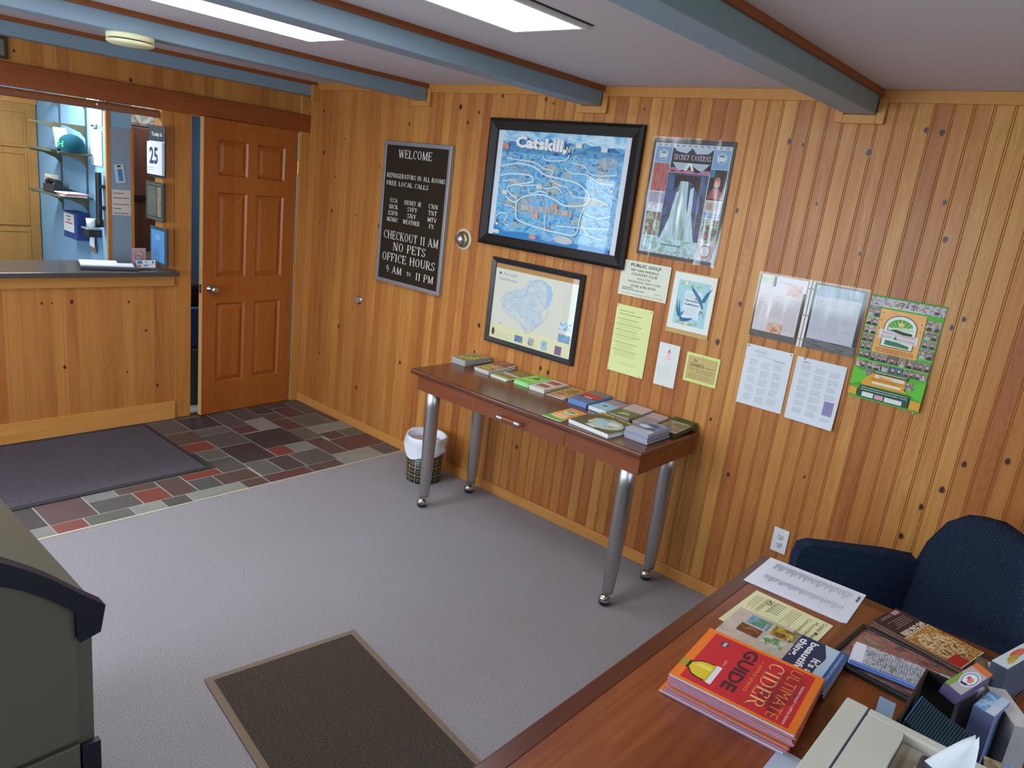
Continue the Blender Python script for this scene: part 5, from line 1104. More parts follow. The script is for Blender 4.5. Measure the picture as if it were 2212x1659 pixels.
# ------------------------------------------------------------------ things on the desk
d90 = -PI/2
def tab(A_, k):
    A_.lines(.10, .90, .90, .06, 44, '#cfd1d8', wd=.0007, rag=.02, seed=k); A_.rect(.48, .06, .55, .90, '#e6e8ee')
    for j in range(30): A_.rect(.12+.0, .88-.027*j, .12+.12+.16*((j*7) % 5)/5, .890-.027*j, '#b9bbc4'); A_.rect(.58, .88-.027*j, .58+.10+.10*((j*5) % 4)/4, .890-.027*j, '#b9bbc4')
    A_.lines(.14, .34, .965, .945, 1, '#3a3f6a', wd=.004, rag=.02)
def plain(x, y, w_, h_, z, rz, name, label, cat, page, draw, group=None, t=.0006, edge=None, bend=None):
    A_ = Art(w_, h_, page, t=t, edge=edge, bend=bend, step=.04 if bend else None)
    if draw: draw(A_)
    return tag(A_.build(name, mtx=on_top(x, y, z, rz)), label, cat, group)
for i in range(3):
    plain(4.193+.003*i, -.998-.002*i, .222, .288, DZ+.0004+.0009*i, d90+.05-.012*(2-i), 'price_sheet', ['white printed sheet at the bottom of the loose pile at the desk corner', 'white printed sheet in the middle of the loose pile at the desk corner', 'white sheet with two long grey columns of text at the far desk corner'][i], 'paper sheet', flat('#e9ebf3'), (lambda A_: tab(A_, 3)) if i == 2 else None, 'white sheets at the far desk corner')
def yel(A_):
    A_.text('Crystal Mountain', .34, .90, .050, '#3c3a24', bold=.01, width=.60); A_.text('Mountain', .30, .82, .045, '#3c3a24', width=.40); A_.text('Community', .30, .73, .045, '#3c3a24', width=.42)
    A_.lines(.06, .5, .64, .50, 5, '#6f6c4a', wd=.0012); A_.lines(.10, .5, .16, .05, 4, '#6f6c4a', wd=.0012, seed=4)
    for j in range(6): A_.line([(.10+.05*j, .44), (.08+.05*j, .34), (.14+.05*j, .30)], .003, '#4f4c30')
    for j in range(9): A_.ell(.10+.03*(j % 5), .24+.02*(j % 3), .012, .012, '#3c3a24', n=6)
    A_.lines(.08, .55, .24, .18, 3, '#6f6c4a', seed=6)
for i in range(2):
    plain(4.252+.002*i, -1.246-.002*i, .240, .222, DZ+.0005+.0008*i, d90-.02, 'flyer', ['pale yellow flyer lying under the other yellow flyer', 'pale yellow flyer with black drawings beside the white sheets'][i], 'flyer', flat('#e8e4b0'), yel if i else None, 'pale yellow flyers on the desk')
def beaut(A_):
    A_.rect(0, 0, 1, .64, photo('sand_page', ['#b8a794', '#c9bcab', '#a89884'], 12)); A_.rect(0, .52, .30, .72, photo('rock_page', ['#6b6a4f', '#8f8a6a', '#4f4a3a'], 30)); A_.rect(0, .595, 1, .87, '#2b3558'); A_.poly([(0, .80), (.12, .83), (.30, .875), (.6, .85), (1, .86), (1, .95), (0, .95)], '#b9d3e2'); A_.rect(0, .93, 1, 1, '#2f5f9c')
    A_.rect(.06, .14, .30, .34, photo('tile_a', ['#6f9cc9', '#4f7f3f', '#87a8c8', '#3f5f34'], 18)); A_.rect(.06, .37, .32, .56, photo('tile_b', ['#4a3418', '#c9a82a', '#6f4a20', '#2f2418'], 40)); A_.rect(.34, .12, .56, .32, photo('tile_c', ['#8a4f2c', '#5f2f1c', '#c98a4a'], 26)); A_.rect(.36, .35, .58, .54, photo('tile_d', ['#5fae4a', '#d8dcc8', '#3f7a34', '#9cc98a'], 36))
    A_.text('Explore', .22, .30, .026, '#e8e8e8'); A_.text('Discover', .24, .52, .026, '#e8e8e8')
    A_.text("It's a", .40, .790, .060, '#f0f0ee', 'L', bold=.03, width=.38); A_.text('beautiful', .07, .700, .060, '#f0f0ee', 'L', bold=.03, width=.78); A_.text('thing.', .07, .612, .060, '#f0f0ee', 'L', bold=.03, width=.50); A_.text('2013-2014 SCHOHARIE COUNTY TRAVEL GUIDE', .44, .955, .020, '#dfe6ee', width=.80); A_.rect(.93, .955, .98, .985, '#d8463c')
for i in range(5):
    plain(4.272+.002*(i % 2), -1.412+.001*i, .212, .286, DZ+.0004+.0040*i, d90+.055-.006*i, 'travel_magazine', 'sand and blue travel magazine behind the red guides, %s of its stack' % ORD[4-i], 'magazine', flat('#dfe3e6'), beaut if i == 4 else None, 'travel magazines behind the red guides', t=.0034, edge=flat('#4a5f84'))
# red cider guides
def cider(A_):
    A_.rect(0, 0, 1, 1, '#ee7a20'); A_.rect(.05, .075, .955, .94, '#c9252c')
    A_.ell(.40, .80, .30, .12, '#a81f28'); A_.ell(.62, .72, .20, .09, '#9c1c28', n=16)
    for q in ([(.55, .86), (.85, .80), (.80, .76), (.52, .82)], [(.60, .70), (.90, .76), (.88, .80), (.58, .74)]): A_.poly(q, '#8c1a26')
    A_.text('HUDSON VALLEY + CAPITAL REGION', .60, .885, .018, '#f0c8c0', bold=.02, width=.66)
    A_.text('ULTIMATE', .50, .755, .095, '#e08a38', width=.84, bold=-.012); A_.serif('CIDER', .10, .59, .125, '#f0c074', .80, wt=.11); A_.text('+ APPLE SPIRITS', .46, .525, .026, '#e8963c', width=.56)
    A_.text('GUIDE', .46, .375, .105, '#4a1f24', width=.76, bold=.035); A_.text('- 2013 -', .47, .285, .020, '#f0b8b0', width=.14, bold=.01); A_.rect(.13, .165, .22, .225, '#4d4b50'); A_.text('WINE', .175, .185, .024, '#f4f0f0', bold=.02, width=.075)
    # cider bottle across the edge
    A_.poly([(.66, -.0), (.78, .0), (.77, .065), (.67, .065)], '#a8962c'); A_.rect(.655, .06, .79, .075, '#2a2118')
    A_.poly([(.67, .075), (.775, .075), (.85, .125), (.87, .18), (.87, .27), (.575, .27), (.575, .18), (.60, .125)], '#3a2418')
    A_.poly([(.68, .082), (.765, .082), (.835, .130), (.855, .185), (.855, .265), (.59, .265), (.59, .185), (.615, .130)], '#e2c22c'); A_.poly([(.64, .14), (.70, .11), (.70, .25), (.64, .25)], '#f0d860'); A_.rect(.565, .262, .88, .305, '#e6e2e4'); A_.rect(.575, .245, .87, .262, '#c8b830')
NC = 14
pro = None; rd = random.Random(9)
for i in range(NC):
    k_ = NC-1-i
    dx = (-.014 if i < 2 else (-.006 if i < 5 else 0)) + rd.uniform(-.003, .003); dy = rd.uniform(-.003, .003) - (.004 if i < 6 else 0)
    mtx = on_top(4.286+dx, -1.630+dy, DZ+.0004+.0039*i, d90+.095+rd.uniform(-.012, .012))
    if k_ == 0 or i in (1,):
        A_ = Art(.250, .276, flat('#ee7a20'), t=.0032, edge=flat('#c9cfe8'))
        if k_ == 0: cider(A_)
        o = A_.build('cider_guide', mtx=mtx)
    elif pro is None:
        A_ = Art(.250, .276, flat('#ee7a20'), t=.0034, edge=flat('#bfc4e2')); A_.mb.box((-.0006, -.0006, .0010), (.2506, .2766, .0026), flat('#b04a48' if i != 1 else '#d8dcf0')); o = pro = A_.build('cider_guide', mtx=mtx)
    else:
        o = pro.copy(); COL.objects.link(o); o.matrix_world = mtx
    tag(o, 'red and orange cider guide magazine, %s of the thick stack' % ORD[k_], 'magazine', 'red cider guides stacked on the desk')
# pizza menus
def pizza(A_):
    A_.rect(0, 0, 1, 1, '#3a2220'); A_.rect(.0, .255, 1, .265, '#d8c8a8'); A_.rect(0, .265, 1, .66, photo('pizza', ['#b5682a', '#e0c078', '#8a3f1c', '#d8a858', '#5a3018', '#e6d8a0'], 60)); A_.ell(.55, .46, .42, .17, photo('pizza2', ['#d8b868', '#a84a24', '#efe0a8', '#6f4a20', '#c98a3c'], 70), n=24)
    A_.text('845-246-5000', .48, .205, .040, '#f0ddc0', bold=.03, width=.86); A_.lines(.12, .88, .25, .235, 1, '#d8c4a8', wd=.003, rag=.02); A_.rect(.10, .015, .34, .055, '#c98a90'); A_.lines(.40, .85, .05, .02, 2, '#c9b8a8', wd=.0012); A_.lines(.15, .85, .17, .08, 5, '#b8a898', wd=.0012)
    A_.rect(.60, .56, 1, .66, '#c4302a'); A_.rect(0, .66, 1, .668, '#d8d0b0'); A_.ell(.4, .75, .16, .035, '#d8ccae'); A_.rect(.0, .80, 1, .95, photo('pizza3', ['#a5302a', '#5f241c', '#8a4a2c'], 40))
for i in range(7):
    A_ = Art(.140, .350, flat('#3a2220'), t=.0034, edge=flat('#7c5a48'))
    if i == 6: pizza(A_)
    tag(A_.build('pizza_menu', mtx=on_top(4.578+.002*(i % 3), -1.040+.0015*(i % 2), DZ+.0004+.0037*i, d90-.20+.008*(i % 3))), 'black pizza menu by the armchair, %s of its stack' % ORD[6-i], 'menu', 'pizza menus stacked beside the armchair')
# framed picture lying flat
r = thing('tray_picture', (4.533, -1.188, DZ), 'dark framed brown rock picture lying flat on the desk', 'picture frame', rz=-.075)
k = MB(); k.box((.012, -.238, .003), (.288, -.012, .008), photo('rock_art', ['#8a5a48', '#a88a78', '#7a6a60', '#b5746a', '#5f4a44', '#9c9088'], 14, (1, 2, 1))); k.build('picture', parent=r)
k = MB()
for a, b in (((0, -.25, .0005), (.30, -.238, .014)), ((0, -.012, .0005), (.30, 0, .014)), ((0, -.238, .0005), (.012, -.012, .014)), ((.288, -.238, .0005), (.30, -.012, .014))): k.box(a, b, mat('dark_green_black', '#1c1e1a', .4))
k.build('frame', parent=r, bevel=.002)
def bwmap(A_): A_.rect(.0, .12, 1, .90, photo('pencil', ['#e6e8ee', '#8f949e', '#cfd3da', '#5f646e', '#dfe2e8'], 45, (1, 1.8, 1))); A_.lines(.2, .85, .75, .2, 20, '#5a5f68', seed=4); A_.poly([(.3, .78), (.75, .80), (.72, .90), (.4, .92)], '#a9adb6')
for i in range(4):
    plain(4.551+.001*i, -1.328+.001*(i % 2), .098, .215, DZ+.0145+.0034*i, d90+.14+.01*(i % 2), 'brochure', 'white map brochure on the framed picture, %s of its pile' % ORD[3-i], 'brochure', flat('#e6e8ee'), bwmap if i == 3 else None, 'white map brochures on the framed picture', t=.003, edge=flat('#5f86d8'))
# brochure rack
RK = mat('dark_rack', '#2b2725', .35)
r = thing('brochure_rack', (4.735, -1.60, DZ), 'dark brown desktop brochure rack beside the printer', 'brochure holder')
k = MB()
for a, b in (((0, -.165, .0005), (.006, .075, .145)), ((.006, .069, .0005), (.070, .075, .145)), ((.006, -.165, .0005), (.136, -.159, .075)), ((.006, -.159, .0005), (.136, -.030, .006)), ((.006, -.030, .0005), (.060, .069, .006)), ((.130, -.159, .006), (.136, -.030, .06))): k.box(a, b, RK)
k.build('rack_body', parent=r, bevel=.0015)
navy_l = flat('#1f4656', .4)
for i in range(26):
    x = 4.7455+.0047*i if i < 26 else 0
    if x > 4.847: break
    hgt = .128 - .0011*i; dy = -.03*math.sin(i*.12)
    k = MB(); k.box((0, 0, 0), (.0022, .118, hgt), flat('#2f7fb8', .4) if i < 1 else navy_l); k.box((.0024, .0, 0), (.0034, .118, hgt), flat('#12303c', .5))
    o = k.build('rack_card', bevel=0); o.location = (x, -1.745+dy*.5, DZ+.007+.0); o.rotation_euler = (0, 0, -.05-.012*i*.3)
    tag(o, 'dark teal card on edge, %s from the left in the rack' % ['first', 'second', 'third', 'fourth', 'fifth', 'sixth', 'seventh', 'eighth', 'ninth', 'tenth', 'eleventh', 'twelfth', 'thirteenth', 'fourteenth', 'fifteenth', 'sixteenth', 'seventeenth', 'eighteenth', 'nineteenth', 'twentieth', 'twenty-first', 'twenty-second', 'twenty-third', 'twenty-fourth', 'twenty-fifth', 'twenty-sixth'][i], 'card', 'dark teal cards standing in the brochure rack')

def block(name, pts, drop, top, side, label, cat, draw=None, group=None):
    """a pile or box with a printed top face given by four corners, going straight down"""
    p = [Vector(q) for q in pts]; X_ = (p[1]-p[0]); w_ = X_.length; X_.normalize(); Y_ = p[3]-p[0]; Y_ = (Y_ - X_*Y_.dot(X_)); h_ = Y_.length; Y_.normalize(); Z_ = X_.cross(Y_)
    if Z_.z < 0: raise Exception(name)
    A_ = Art(w_, h_, top, t=.0008, edge=side)
    A_.mb.box((0, 0, -drop), (w_, h_, -.0001), side)
    if draw: draw(A_)
    m_ = Matrix((( X_.x, Y_.x, Z_.x, p[0].x), (X_.y, Y_.y, Z_.y, p[0].y), (X_.z, Y_.z, Z_.z, p[0].z), (0, 0, 0, 1)))
    return tag(A_.build(name, mtx=m_), label, cat, group)
def badge(A_):
    A_.rect(0, 0, 1, 1, '#b5a9a6'); A_.rect(.82, 0, 1, 1, '#d8743c'); A_.rect(0, .72, .5, 1, '#7f9c3f'); A_.ell(.48, .42, .27, .42, '#e0e2e4', n=24); A_.ell(.48, .42, .23, .36, '#7f8aa0', n=24); A_.ell(.48, .42, .19, .30, '#e3e5e8', n=24); A_.ell(.46, .36, .09, .14, '#d88a5a', n=10); A_.ell(.50, .52, .06, .08, '#c94a74', n=8); A_.poly([(.26, .3), (.34, .28), (.30, .62), (.24, .58)], '#3a3560')
block('brochure_pack', [(4.812, -1.575, .936), (4.848, -1.428, .936), (4.826, -1.380, .944), (4.783, -1.545, .944)], .028, flat('#c9c6c4'), flat('#564a6e'), 'grey leaflet pack with a round white badge and an orange end', 'leaflet', lambda A_: badge(A_))
def food(A_): A_.rect(0, 0, 1, 1, '#cdd9d6'); A_.ell(.62, .60, .24, .24, '#d8584a', n=14); A_.ell(.72, .55, .16, .14, '#e0705c', n=12); A_.ell(.40, .45, .18, .20, '#b59a48', n=12); A_.ell(.28, .3, .12, .12, '#d8a04a', n=10)
block('brochure_pile', [(4.812, -1.520, .904), (4.842, -1.440, .904), (4.828, -1.385, .904), (4.800, -1.470, .904)], .112, flat('#d8dce2'), flat('#a9acb8'), 'white leaflet pile carrying the badge leaflet pack', 'leaflet')
block('leaflet_box', [(4.868, -1.330, .915), (4.912, -1.170, .915), (4.892, -1.085, .915), (4.858, -1.235, .915)], .122, flat('#cdd9d6'), flat('#3d4656'), 'pale box with red and yellow food picture at the right edge', 'leaflet', lambda A_: food(A_))
block('gift_box', [(4.822, -1.335, .875), (4.844, -1.330, .875), (4.848, -1.240, .875), (4.812, -1.245, .875)], .083, flat('#6f6a50'), flat('#4f4a38'), 'olive brown leaflet block left of the food picture box', 'leaflet', lambda A_: A_.rect(.1, .3, .6, .8, photo('olive_pic', ['#a5958a', '#6f6a50', '#8a7f68'], 60)))
def bluew(A_): A_.rect(0, 0, 1, 1, '#b9c9dc'); A_.rect(0, .45, 1, 1, photo('blue_leaf', ['#5f9fcf', '#a9cce4', '#3f7fb4', '#d0dce8'], 40)); A_.rect(0, 0, .45, .4, '#c9c9d4')
block('brochure_pile', [(4.876, -1.560, .915), (4.893, -1.470, .915), (4.874, -1.372, .915), (4.852, -1.470, .915)], .122, flat('#b9c9dc'), flat('#5c6486'), 'blue and white brochure pile behind the teal cards', 'brochure', lambda A_: bluew(A_))
block('brochure_pile', [(4.912, -1.540, .905), (4.945, -1.520, .905), (4.940, -1.380, .905), (4.908, -1.390, .905)], .112, flat('#c9c6c0'), flat('#8f8a88'), 'grey paged brochure pile at the right edge behind the printer', 'brochure', lambda A_: A_.lines(.0, 1, 1, 0, 16, '#8f8a88', wd=.001, rag=0))
block('brochure_pile', [(4.900, -1.742, .860), (4.970, -1.730, .860), (4.965, -1.610, .860), (4.892, -1.622, .860)], .066, photo('brown_leaf', ['#5f5034', '#8a7a5a', '#b0a080', '#4f6f8f'], 40), flat('#4a4436'), 'brown and blue leaflet pile in front of the grey brochures', 'leaflet', lambda A_: A_.rect(.5, 0, 1, 1, photo('blue_leaf2', ['#7fa9c9', '#5f8fb4', '#a9c4d8'], 40)))
for i, (x, y, rz_, c, lb) in enumerate(((4.905, -1.73, .1, '#8fa9bf', 'pale blue flyer lying flat between the rack and the desk edge'), (4.935, -1.36, -.2, '#6f6458', 'brown flyer lying flat under the food picture box'))):
    plain(x, y, .10, .20, DZ+.0004, rz_, 'flyer', lb, 'flyer', flat(c), None, t=.0008)
# printer
cp = mat('cream_printer', '#c6c3b2', .5); cpd = mat('printer_recess', '#9c9280', .55)
r = thing('printer', (4.648, -1.795, DZ), 'cream coloured printer in the bottom right corner of the desk', 'printer')
k = MB(); H_ = .16
k.box((0, -.50, .004), (.042, -.006, H_), cp); k.box((.0435, -.50, .004), (.40, -.006, H_-.022), cp)
for a, b in (((.0435, -.032, H_-.022), (.40, -.006, H_)), ((.0435, -.50, H_-.022), (.112, -.032, H_)),): k.box(a, b, cp)
P_obj = k.build('housing', parent=r, bevel=.004, segs=3)
k = MB(); k.box((.0422, -.50, H_-.004), (.0434, -.006, H_-.0006), mat('violet_seam', '#4a4670', .5)); k.build('seam', parent=r, label='thin violet seam along the lid')
k = MB(); k.box((.114, -.50, H_-.0215), (.398, -.034, H_-.018), cpd); k.build('recess_panel', parent=r, label='brown grey recessed panel')
k = MB(); k.box((.150, -.30, H_-.0178), (.30, -.068, H_+.004), mat('dark_plum_plastic', '#3f3a44', .4)); k.build('control_block', parent=r, bevel=.006, label='dark control block')
k = MB(); n1, n2 = 8, 6; V = []
for j in range(n2+1):
    for i in range(n1+1):
        u, v = i/n1, j/n2; wd = .052*(1-v)**.8+.004; x = .176 + .03*v + wd*(u-.5)*1.5 + .012; V.append((x, -.092 - .014*math.sin(PI*u) + .012*v, H_-.017+.108*v))
k.add(V, [(j*(n1+1)+i, j*(n1+1)+i+1, (j+1)*(n1+1)+i+1, (j+1)*(n1+1)+i) for j in range(n2) for i in range(n1)], flat('#dfe4e8'), True)
o = k.build('paper_sheet'); o.location = (4.648, -1.795, DZ); tag(o, 'curled white sheet of paper standing out of the printer', 'paper')
so = o.modifiers.new('s', 'SOLIDIFY'); so.thickness = .0006
plain(4.560, -1.975, .10, .130, DZ+.0004, .0, 'envelope', 'pale blue grey envelope between the red guides and the printer', 'envelope', flat('#b5bfd0'), None, t=.004)
r = thing('card_stand', (4.672, -1.60, DZ), 'small clear plastic card stand between the framed picture and the printer', 'card holder')
cl2 = clear('clear_plastic', .05, refl=2.5)
k = MB(); k.box((-.004, -.05, .0), (.045, .03, .002), cl2); k.box((-.004, .01, .002), (.045, .012, .075), cl2); k.box((-.004, -.05, .002), (.045, -.048, .03), cl2); k.build('stand', parent=r)
k = MB(); k.box((.002, .006, .004), (.036, .0078, .07), flat('#8f9fb0')); k.build('card', parent=r, label='blue grey card in the stand')

# ------------------------------------------------------------------ counter and the office behind it
m_ct = mat('dark_laminate', '#4a423f', .32, coat=.2)
o = MB().box((-.34, -3.38, 1.017), (.135, -1.005, 1.048), m_ct).build('countertop', bevel=.004); tag(o, 'dark brown laminate counter top in the office opening', 'counter')
# key drop / card machine
r = thing('card_imprinter', (.0, -1.36, 1.048), 'flat white and dark grey card machine lying on the counter', 'card machine', rz=-.25)
k = MB(); k.prism([(-.085, .001), (.085, .001), (.085, .022), (-.085, .030)], 1, -.19, .13, mat('dark_grey_plastic', '#33383f', .4)); k.build('base', parent=r, bevel=.004)
k = MB(); k.prism([(-.075, .030), (.070, .0235), (.070, .030), (-.075, .040)], 1, -.185, .105, flat('#dfe2e6', .4)); k.build('top_plate', parent=r, label='white top plate')
k = MB(); k.box((-.06, .02, .036), (-.01, .10, .046), mat('dark_grey_plastic', '#33383f')); k.build('slider', parent=r, label='dark grey slider')
# card logos stand
r = thing('card_sign', (.03, -1.185, 1.048), 'small white counter sign with payment card logos', 'sign')
k = MB(); k.box((-.004, -.062, .0005), (.05, .062, .006), cl2); k.box((-.004, -.062, .006), (0, .062, .115), cl2); k.build('acrylic_stand', parent=r)
A = Art(.118, .048, flat('#dfe3ea'), t=.001)
for i in range(3): A.rect(.04+.32*i, .55, .30+.32*i, .92, ['#3a6fb4', '#e8ebf0', '#e8ebf0'][i]); A.rect(.04+.32*i, .08, .30+.32*i, .45, ['#e8d8d4', '#b9c4d4', '#dfe2e8'][i])
A.text('VISA', .49, .66, .18, '#2f4f9c', bold=.03, width=.2); A.ell(.13, .265, .06, .15, '#d0392f', n=14); A.ell(.20, .265, .06, .15, '#e0a03a', n=14); A.ell(.86, .73, .06, .14, '#3a5a8c', n=12); A.lines(.38, .60, .34, .2, 1, '#4a4a52', wd=.004, rag=.02); A.rect(.0, .49, 1, .52, '#3f5f9c')
A.build('logo_card', mtx=Matrix.Translation((.012, -.055, .012)) @ Matrix(((0, 0, 1, 0), (1, 0, 0, 0), (0, 1, 0, 0), (0, 0, 0, 1))), parent=r)
A = Art(.085, .095, flat('#b08a94'), t=.001); A.ell(.5, .5, .36, .34, '#9c5f6c', n=20); A.ell(.5, .5, .28, .26, '#b8949c', n=20); A.line([(.25, .7), (.75, .3)], .006, '#9c5f6c'); A.rect(.3, .46, .7, .52, '#6f4f58')
o = A.build('no_smoking_sign', mtx=on_back(-1.252, 1.085, .006)); tag(o, 'small pinkish no smoking sign standing behind the card logos', 'sign')

# calendar, plaque and blue certificate on the jamb of the opening (they face the counter)
def on_jamb(x, z, y=-1.062): return Matrix.Translation((x, y, z)) @ Matrix(((1, 0, 0, 0), (0, 0, -1, 0), (0, 1, 0, 0), (0, 0, 0, 1))) @ Matrix.Rotation(0, 4, 'Z')
A = Art(.235, .315, mat('calendar_backing', '#2b2a30', .5), t=.006)
A.text('Today is', .5, .80, .075, '#d8d8dc', bold=.02, width=.62); A.rect(.03, .05, .95, .70, '#d8dae6'); A.text('25', .42, .27, .30, '#2b3550', bold=.03, width=.52); A.lines(.12, .5, .20, .10, 2, '#6f7aa0', wd=.003)
A.mb.box((.01, .015, .006), (.222, .215, .020), flat('#cfd2de')); A.z = .0206
A.rect(.045, .05, .945, .68, '#dfe1ea'); A.text('25', .45, .27, .30, '#2b3550', bold=.03, width=.52); A.lines(.12, .5, .20, .10, 2, '#6f7aa0', wd=.003)
o = A.build('tear_off_calendar', mtx=on_jamb(-.170, 1.625)); tag(o, 'tear-off wall calendar showing 25 on the jamb of the counter opening', 'calendar')
r = thing('award_plaque', (-.19, -1.060, 1.350), 'dark glass fronted plaque hanging below the calendar', 'plaque')
k = MB(); k.box((0, -.020, 0), (.25, 0, .245), mat('dark_plaque', '#3a3a2c', .3)); k.build('board', parent=r, bevel=.004)
k = MB(); k.box((.03, -.022, .03), (.16, -.0205, .215), mat('plaque_panel', '#55584e', .2)); k.box((.17, -.022, .03), (.225, -.0205, .215), photo('plaque_pic', ['#6b5a48', '#8f7f68', '#4a4034'], 40)); k.build('plate', parent=r)
k = MB(); k.box((.012, -.0225, .012), (.238, -.0205, .016), m_chrome); k.box((.012, -.0225, .228), (.238, -.0205, .232), m_chrome); k.build('metal_edging', parent=r, label='bright metal edging')
r = thing('blue_certificate', (-.14, -1.060, 1.068), 'dark framed light blue certificate, lowest on the jamb of the opening', 'certificate')
k = MB(); k.box((0, -.016, 0), (.235, 0, .245), mat('certificate_frame', '#33414c', .4)); k.build('frame', parent=r, bevel=.003)
A = Art(.190, .205, flat('#4f86b8'), t=.001); A.ell(.5, .78, .16, .10, '#6f9cc4', n=16); A.lines(.15, .85, .6, .15, 9, '#3f6f9c', wd=.002)
A.build('certificate_sheet', mtx=Matrix.Translation((.022, -.0165, .02)) @ Matrix(((1, 0, 0, 0), (0, 0, -1, 0), (0, 1, 0, 0), (0, 0, 0, 1))), parent=r)
# rolled shade under the header
r = thing('rolled_shade', (-.055, -2.0, 2.010), 'rolled brown shade under the header of the counter opening', 'window shade')
k = MB(); k.cyl((0, -.94, 0), (0, .94, 0), .024, mat('shade_brown', '#8a5636', .5), n=20); k.build('shade_roll', parent=r)
for yy in (.0, .60):
    k = MB(); k.lathe([(.026, -.03), (.030, -.02), (.031, .02), (.026, .03)], (0, 0, 0), clear('cellophane', .12, (30, .6, (1, 1, 1)), refl=4), n=16, axis=1); o = k.build('plastic_wrapping', parent=r, label='shiny plastic wrapping'); o.location = (0, yy, 0)
# picture at the far left above the header
r = thing('picture_by_header', (.004, -2.04, 2.170), 'dark framed small picture above the header at the left edge', 'picture')
k = MB(); k.box((0, 0, 0), (.012, .16, .11), mat('dark_bronze_frame', '#3a3226', .4)); k.build('frame', parent=r, bevel=.002)
k = MB(); k.box((.0125, .015, .015), (.0135, .145, .095), flat('#6f6a58')); k.build('print', parent=r)

# shelves on the office wall (wall face y = YW, shelves stick out towards -y)
mrail = mat('shelf_rail', '#5f6e78', .4, .5); mbr = mat('shelf_bracket', '#706c54', .45, .3); msh = mat('shelf_board', '#525746', .4)
for (xr, nm) in ((-1.30, 'far'), (-.818, 'near')):
    r = thing('shelf_rail', (xr, YW, 1.2), 'grey slotted shelf rail on the blue office wall, the %s one of two' % nm, 'shelf rail', 'slotted shelf rails in the office')
    k = MB(); k.box((-.009, -.008, .08), (.009, -.0004, .95), mrail); k.build('rail', parent=r)
    for zz in (1.412, 1.700, 1.895, 2.085):
        zz -= 1.2; k = MB(); k.prism([(-.0085, zz-.008), (-.205, zz-.008), (-.205, zz-.014), (-.12, zz-.024), (-.04, zz-.055), (-.0085, zz-.092)], 0, -.004, .004, mbr); k.build('bracket', parent=r, label='curved shelf bracket')
for (zz, lb) in ((1.700, 'upper'), (1.412, 'lower')):
    o = MB().box(((-1.30 if zz > 1.6 else -1.34), YW-.215, zz-.006), (-.70, YW-.012, zz+.007), msh).build('wall_shelf', bevel=.002); tag(o, '%s olive shelf board on brackets in the office' % lb, 'shelf')
# cap on the upper shelf
r = thing('baseball_cap', (-.765, YW-.115, 1.708), 'teal baseball cap with bright green emblem on the upper office shelf', 'cap', rz=1.05); r.scale = (.80, .80, .86)
teal = mat('teal_cloth', '#174754', .9, spec=.1); k = MB()
k.lathe([(.100, .0), (.102, .03), (.098, .065), (.083, .098), (.05, .124), (.0, .134)], (0, 0, 0), teal, n=32); k.build('crown', parent=r)
k = MB(); n_ = 14; V = []
for j, (rr, zz) in enumerate(((.100, .012), (.150, .010), (.178, -.002))):
    for i in range(n_+1): t = PI + (-.95+1.9*i/n_); V.append((rr*math.cos(t)*(1.0 if j < 2 else 1.02), rr*.72*math.sin(t), zz + .010*math.cos((t-PI)*1.4)))
k.add(V, [(j*(n_+1)+i, j*(n_+1)+i+1, (j+1)*(n_+1)+i+1, (j+1)*(n_+1)+i) for j in range(2) for i in range(n_)], mat('dark_teal_brim', '#17303c', .9), True); o = k.build('brim', parent=r, label='dark curved brim'); o.modifiers.new('s', 'SOLIDIFY').thickness = .003
k = MB(); eg = mat('emblem_green', '#4fe07a', .6)
def em(a, b, c, d):   # emblem strips hug the front of the crown
    P4 = []
    for (u, v) in (a, b, c, d): t = -2.27 + u; rr = .103 - .28*max(0, v-.035)*.4; P4.append((rr*math.cos(t)*1.015, rr*math.sin(t)*1.015, v))
    k.quad(P4, eg)
for s_ in (-1, 1):
    em((s_*.02, .050), (s_*.24, .050), (s_*.24, .058), (s_*.02, .058)); em((s_*.13, .035), (s_*.27, .030), (s_*.27, .048), (s_*.18, .050)); em((s_*.13, .073), (s_*.27, .078), (s_*.27, .060), (s_*.18, .058))
k.build('emblem', parent=r, label='bright green crossed emblem')
k = MB(); k.lathe([(0, .131), (.008, .130), (.009, .127)], (0, 0, 0), teal, n=12); k.build('top_button', parent=r)
o = MB().box((0, 0, 0), (.26, .002, .15), flat('#dcdccc')).build('paper_board'); o.location = (-1.27, YW-.045, 1.7085); o.rotation_euler = (.12, 0, 0); tag(o, 'white card leaning on the wall behind the teal cap', 'card')
# lower shelf: telephone, box, papers
r = thing('telephone', (-.985, YW-.115, 1.420), 'black desk telephone on the lower office shelf', 'telephone')
k = MB(); k.prism([(-.08, 0), (.08, 0), (.08, .02), (-.05, .055), (-.08, .055)], 0, -.10, .10, mat('dark_phone', '#1d2830', .4)); k.build('body', parent=r, bevel=.006)
k = MB(); k.cyl((-.105, -.045, .066), (-.065, -.045, .070), .022, m_black, n=16); k.cyl((.105, -.045, .066), (.065, -.045, .070), .022, m_black, n=16); k.cyl((-.09, -.045, .078), (.09, -.045, .078), .012, m_black, n=12); k.build('handset', parent=r, label='black handset')
for i, (c, s_) in enumerate((('#dfe3ea', 'lowest'), ('#a54a4a', 'red middle'), ('#e6e8ea', 'uppermost'))):
    o = MB().box((-.09, -.07, 0), (.09, .07, .007), flat(c)).build('paper_pad'); o.location = (-.755-.004*i, YW-.125, 1.4195+.0075*i); o.rotation_euler = (0, 0, .1*i-.1); tag(o, '%s of three paper pads at the near end of the lower office shelf' % s_, 'pad', 'paper pads on the lower office shelf')
A = Art(.11, .11, flat('#dcd8c4'), t=.05); A.rect(.1, .55, .9, .85, '#c98a7a'); A.lines(.12, .8, .45, .15, 4, '#8f8a7a', wd=.002)
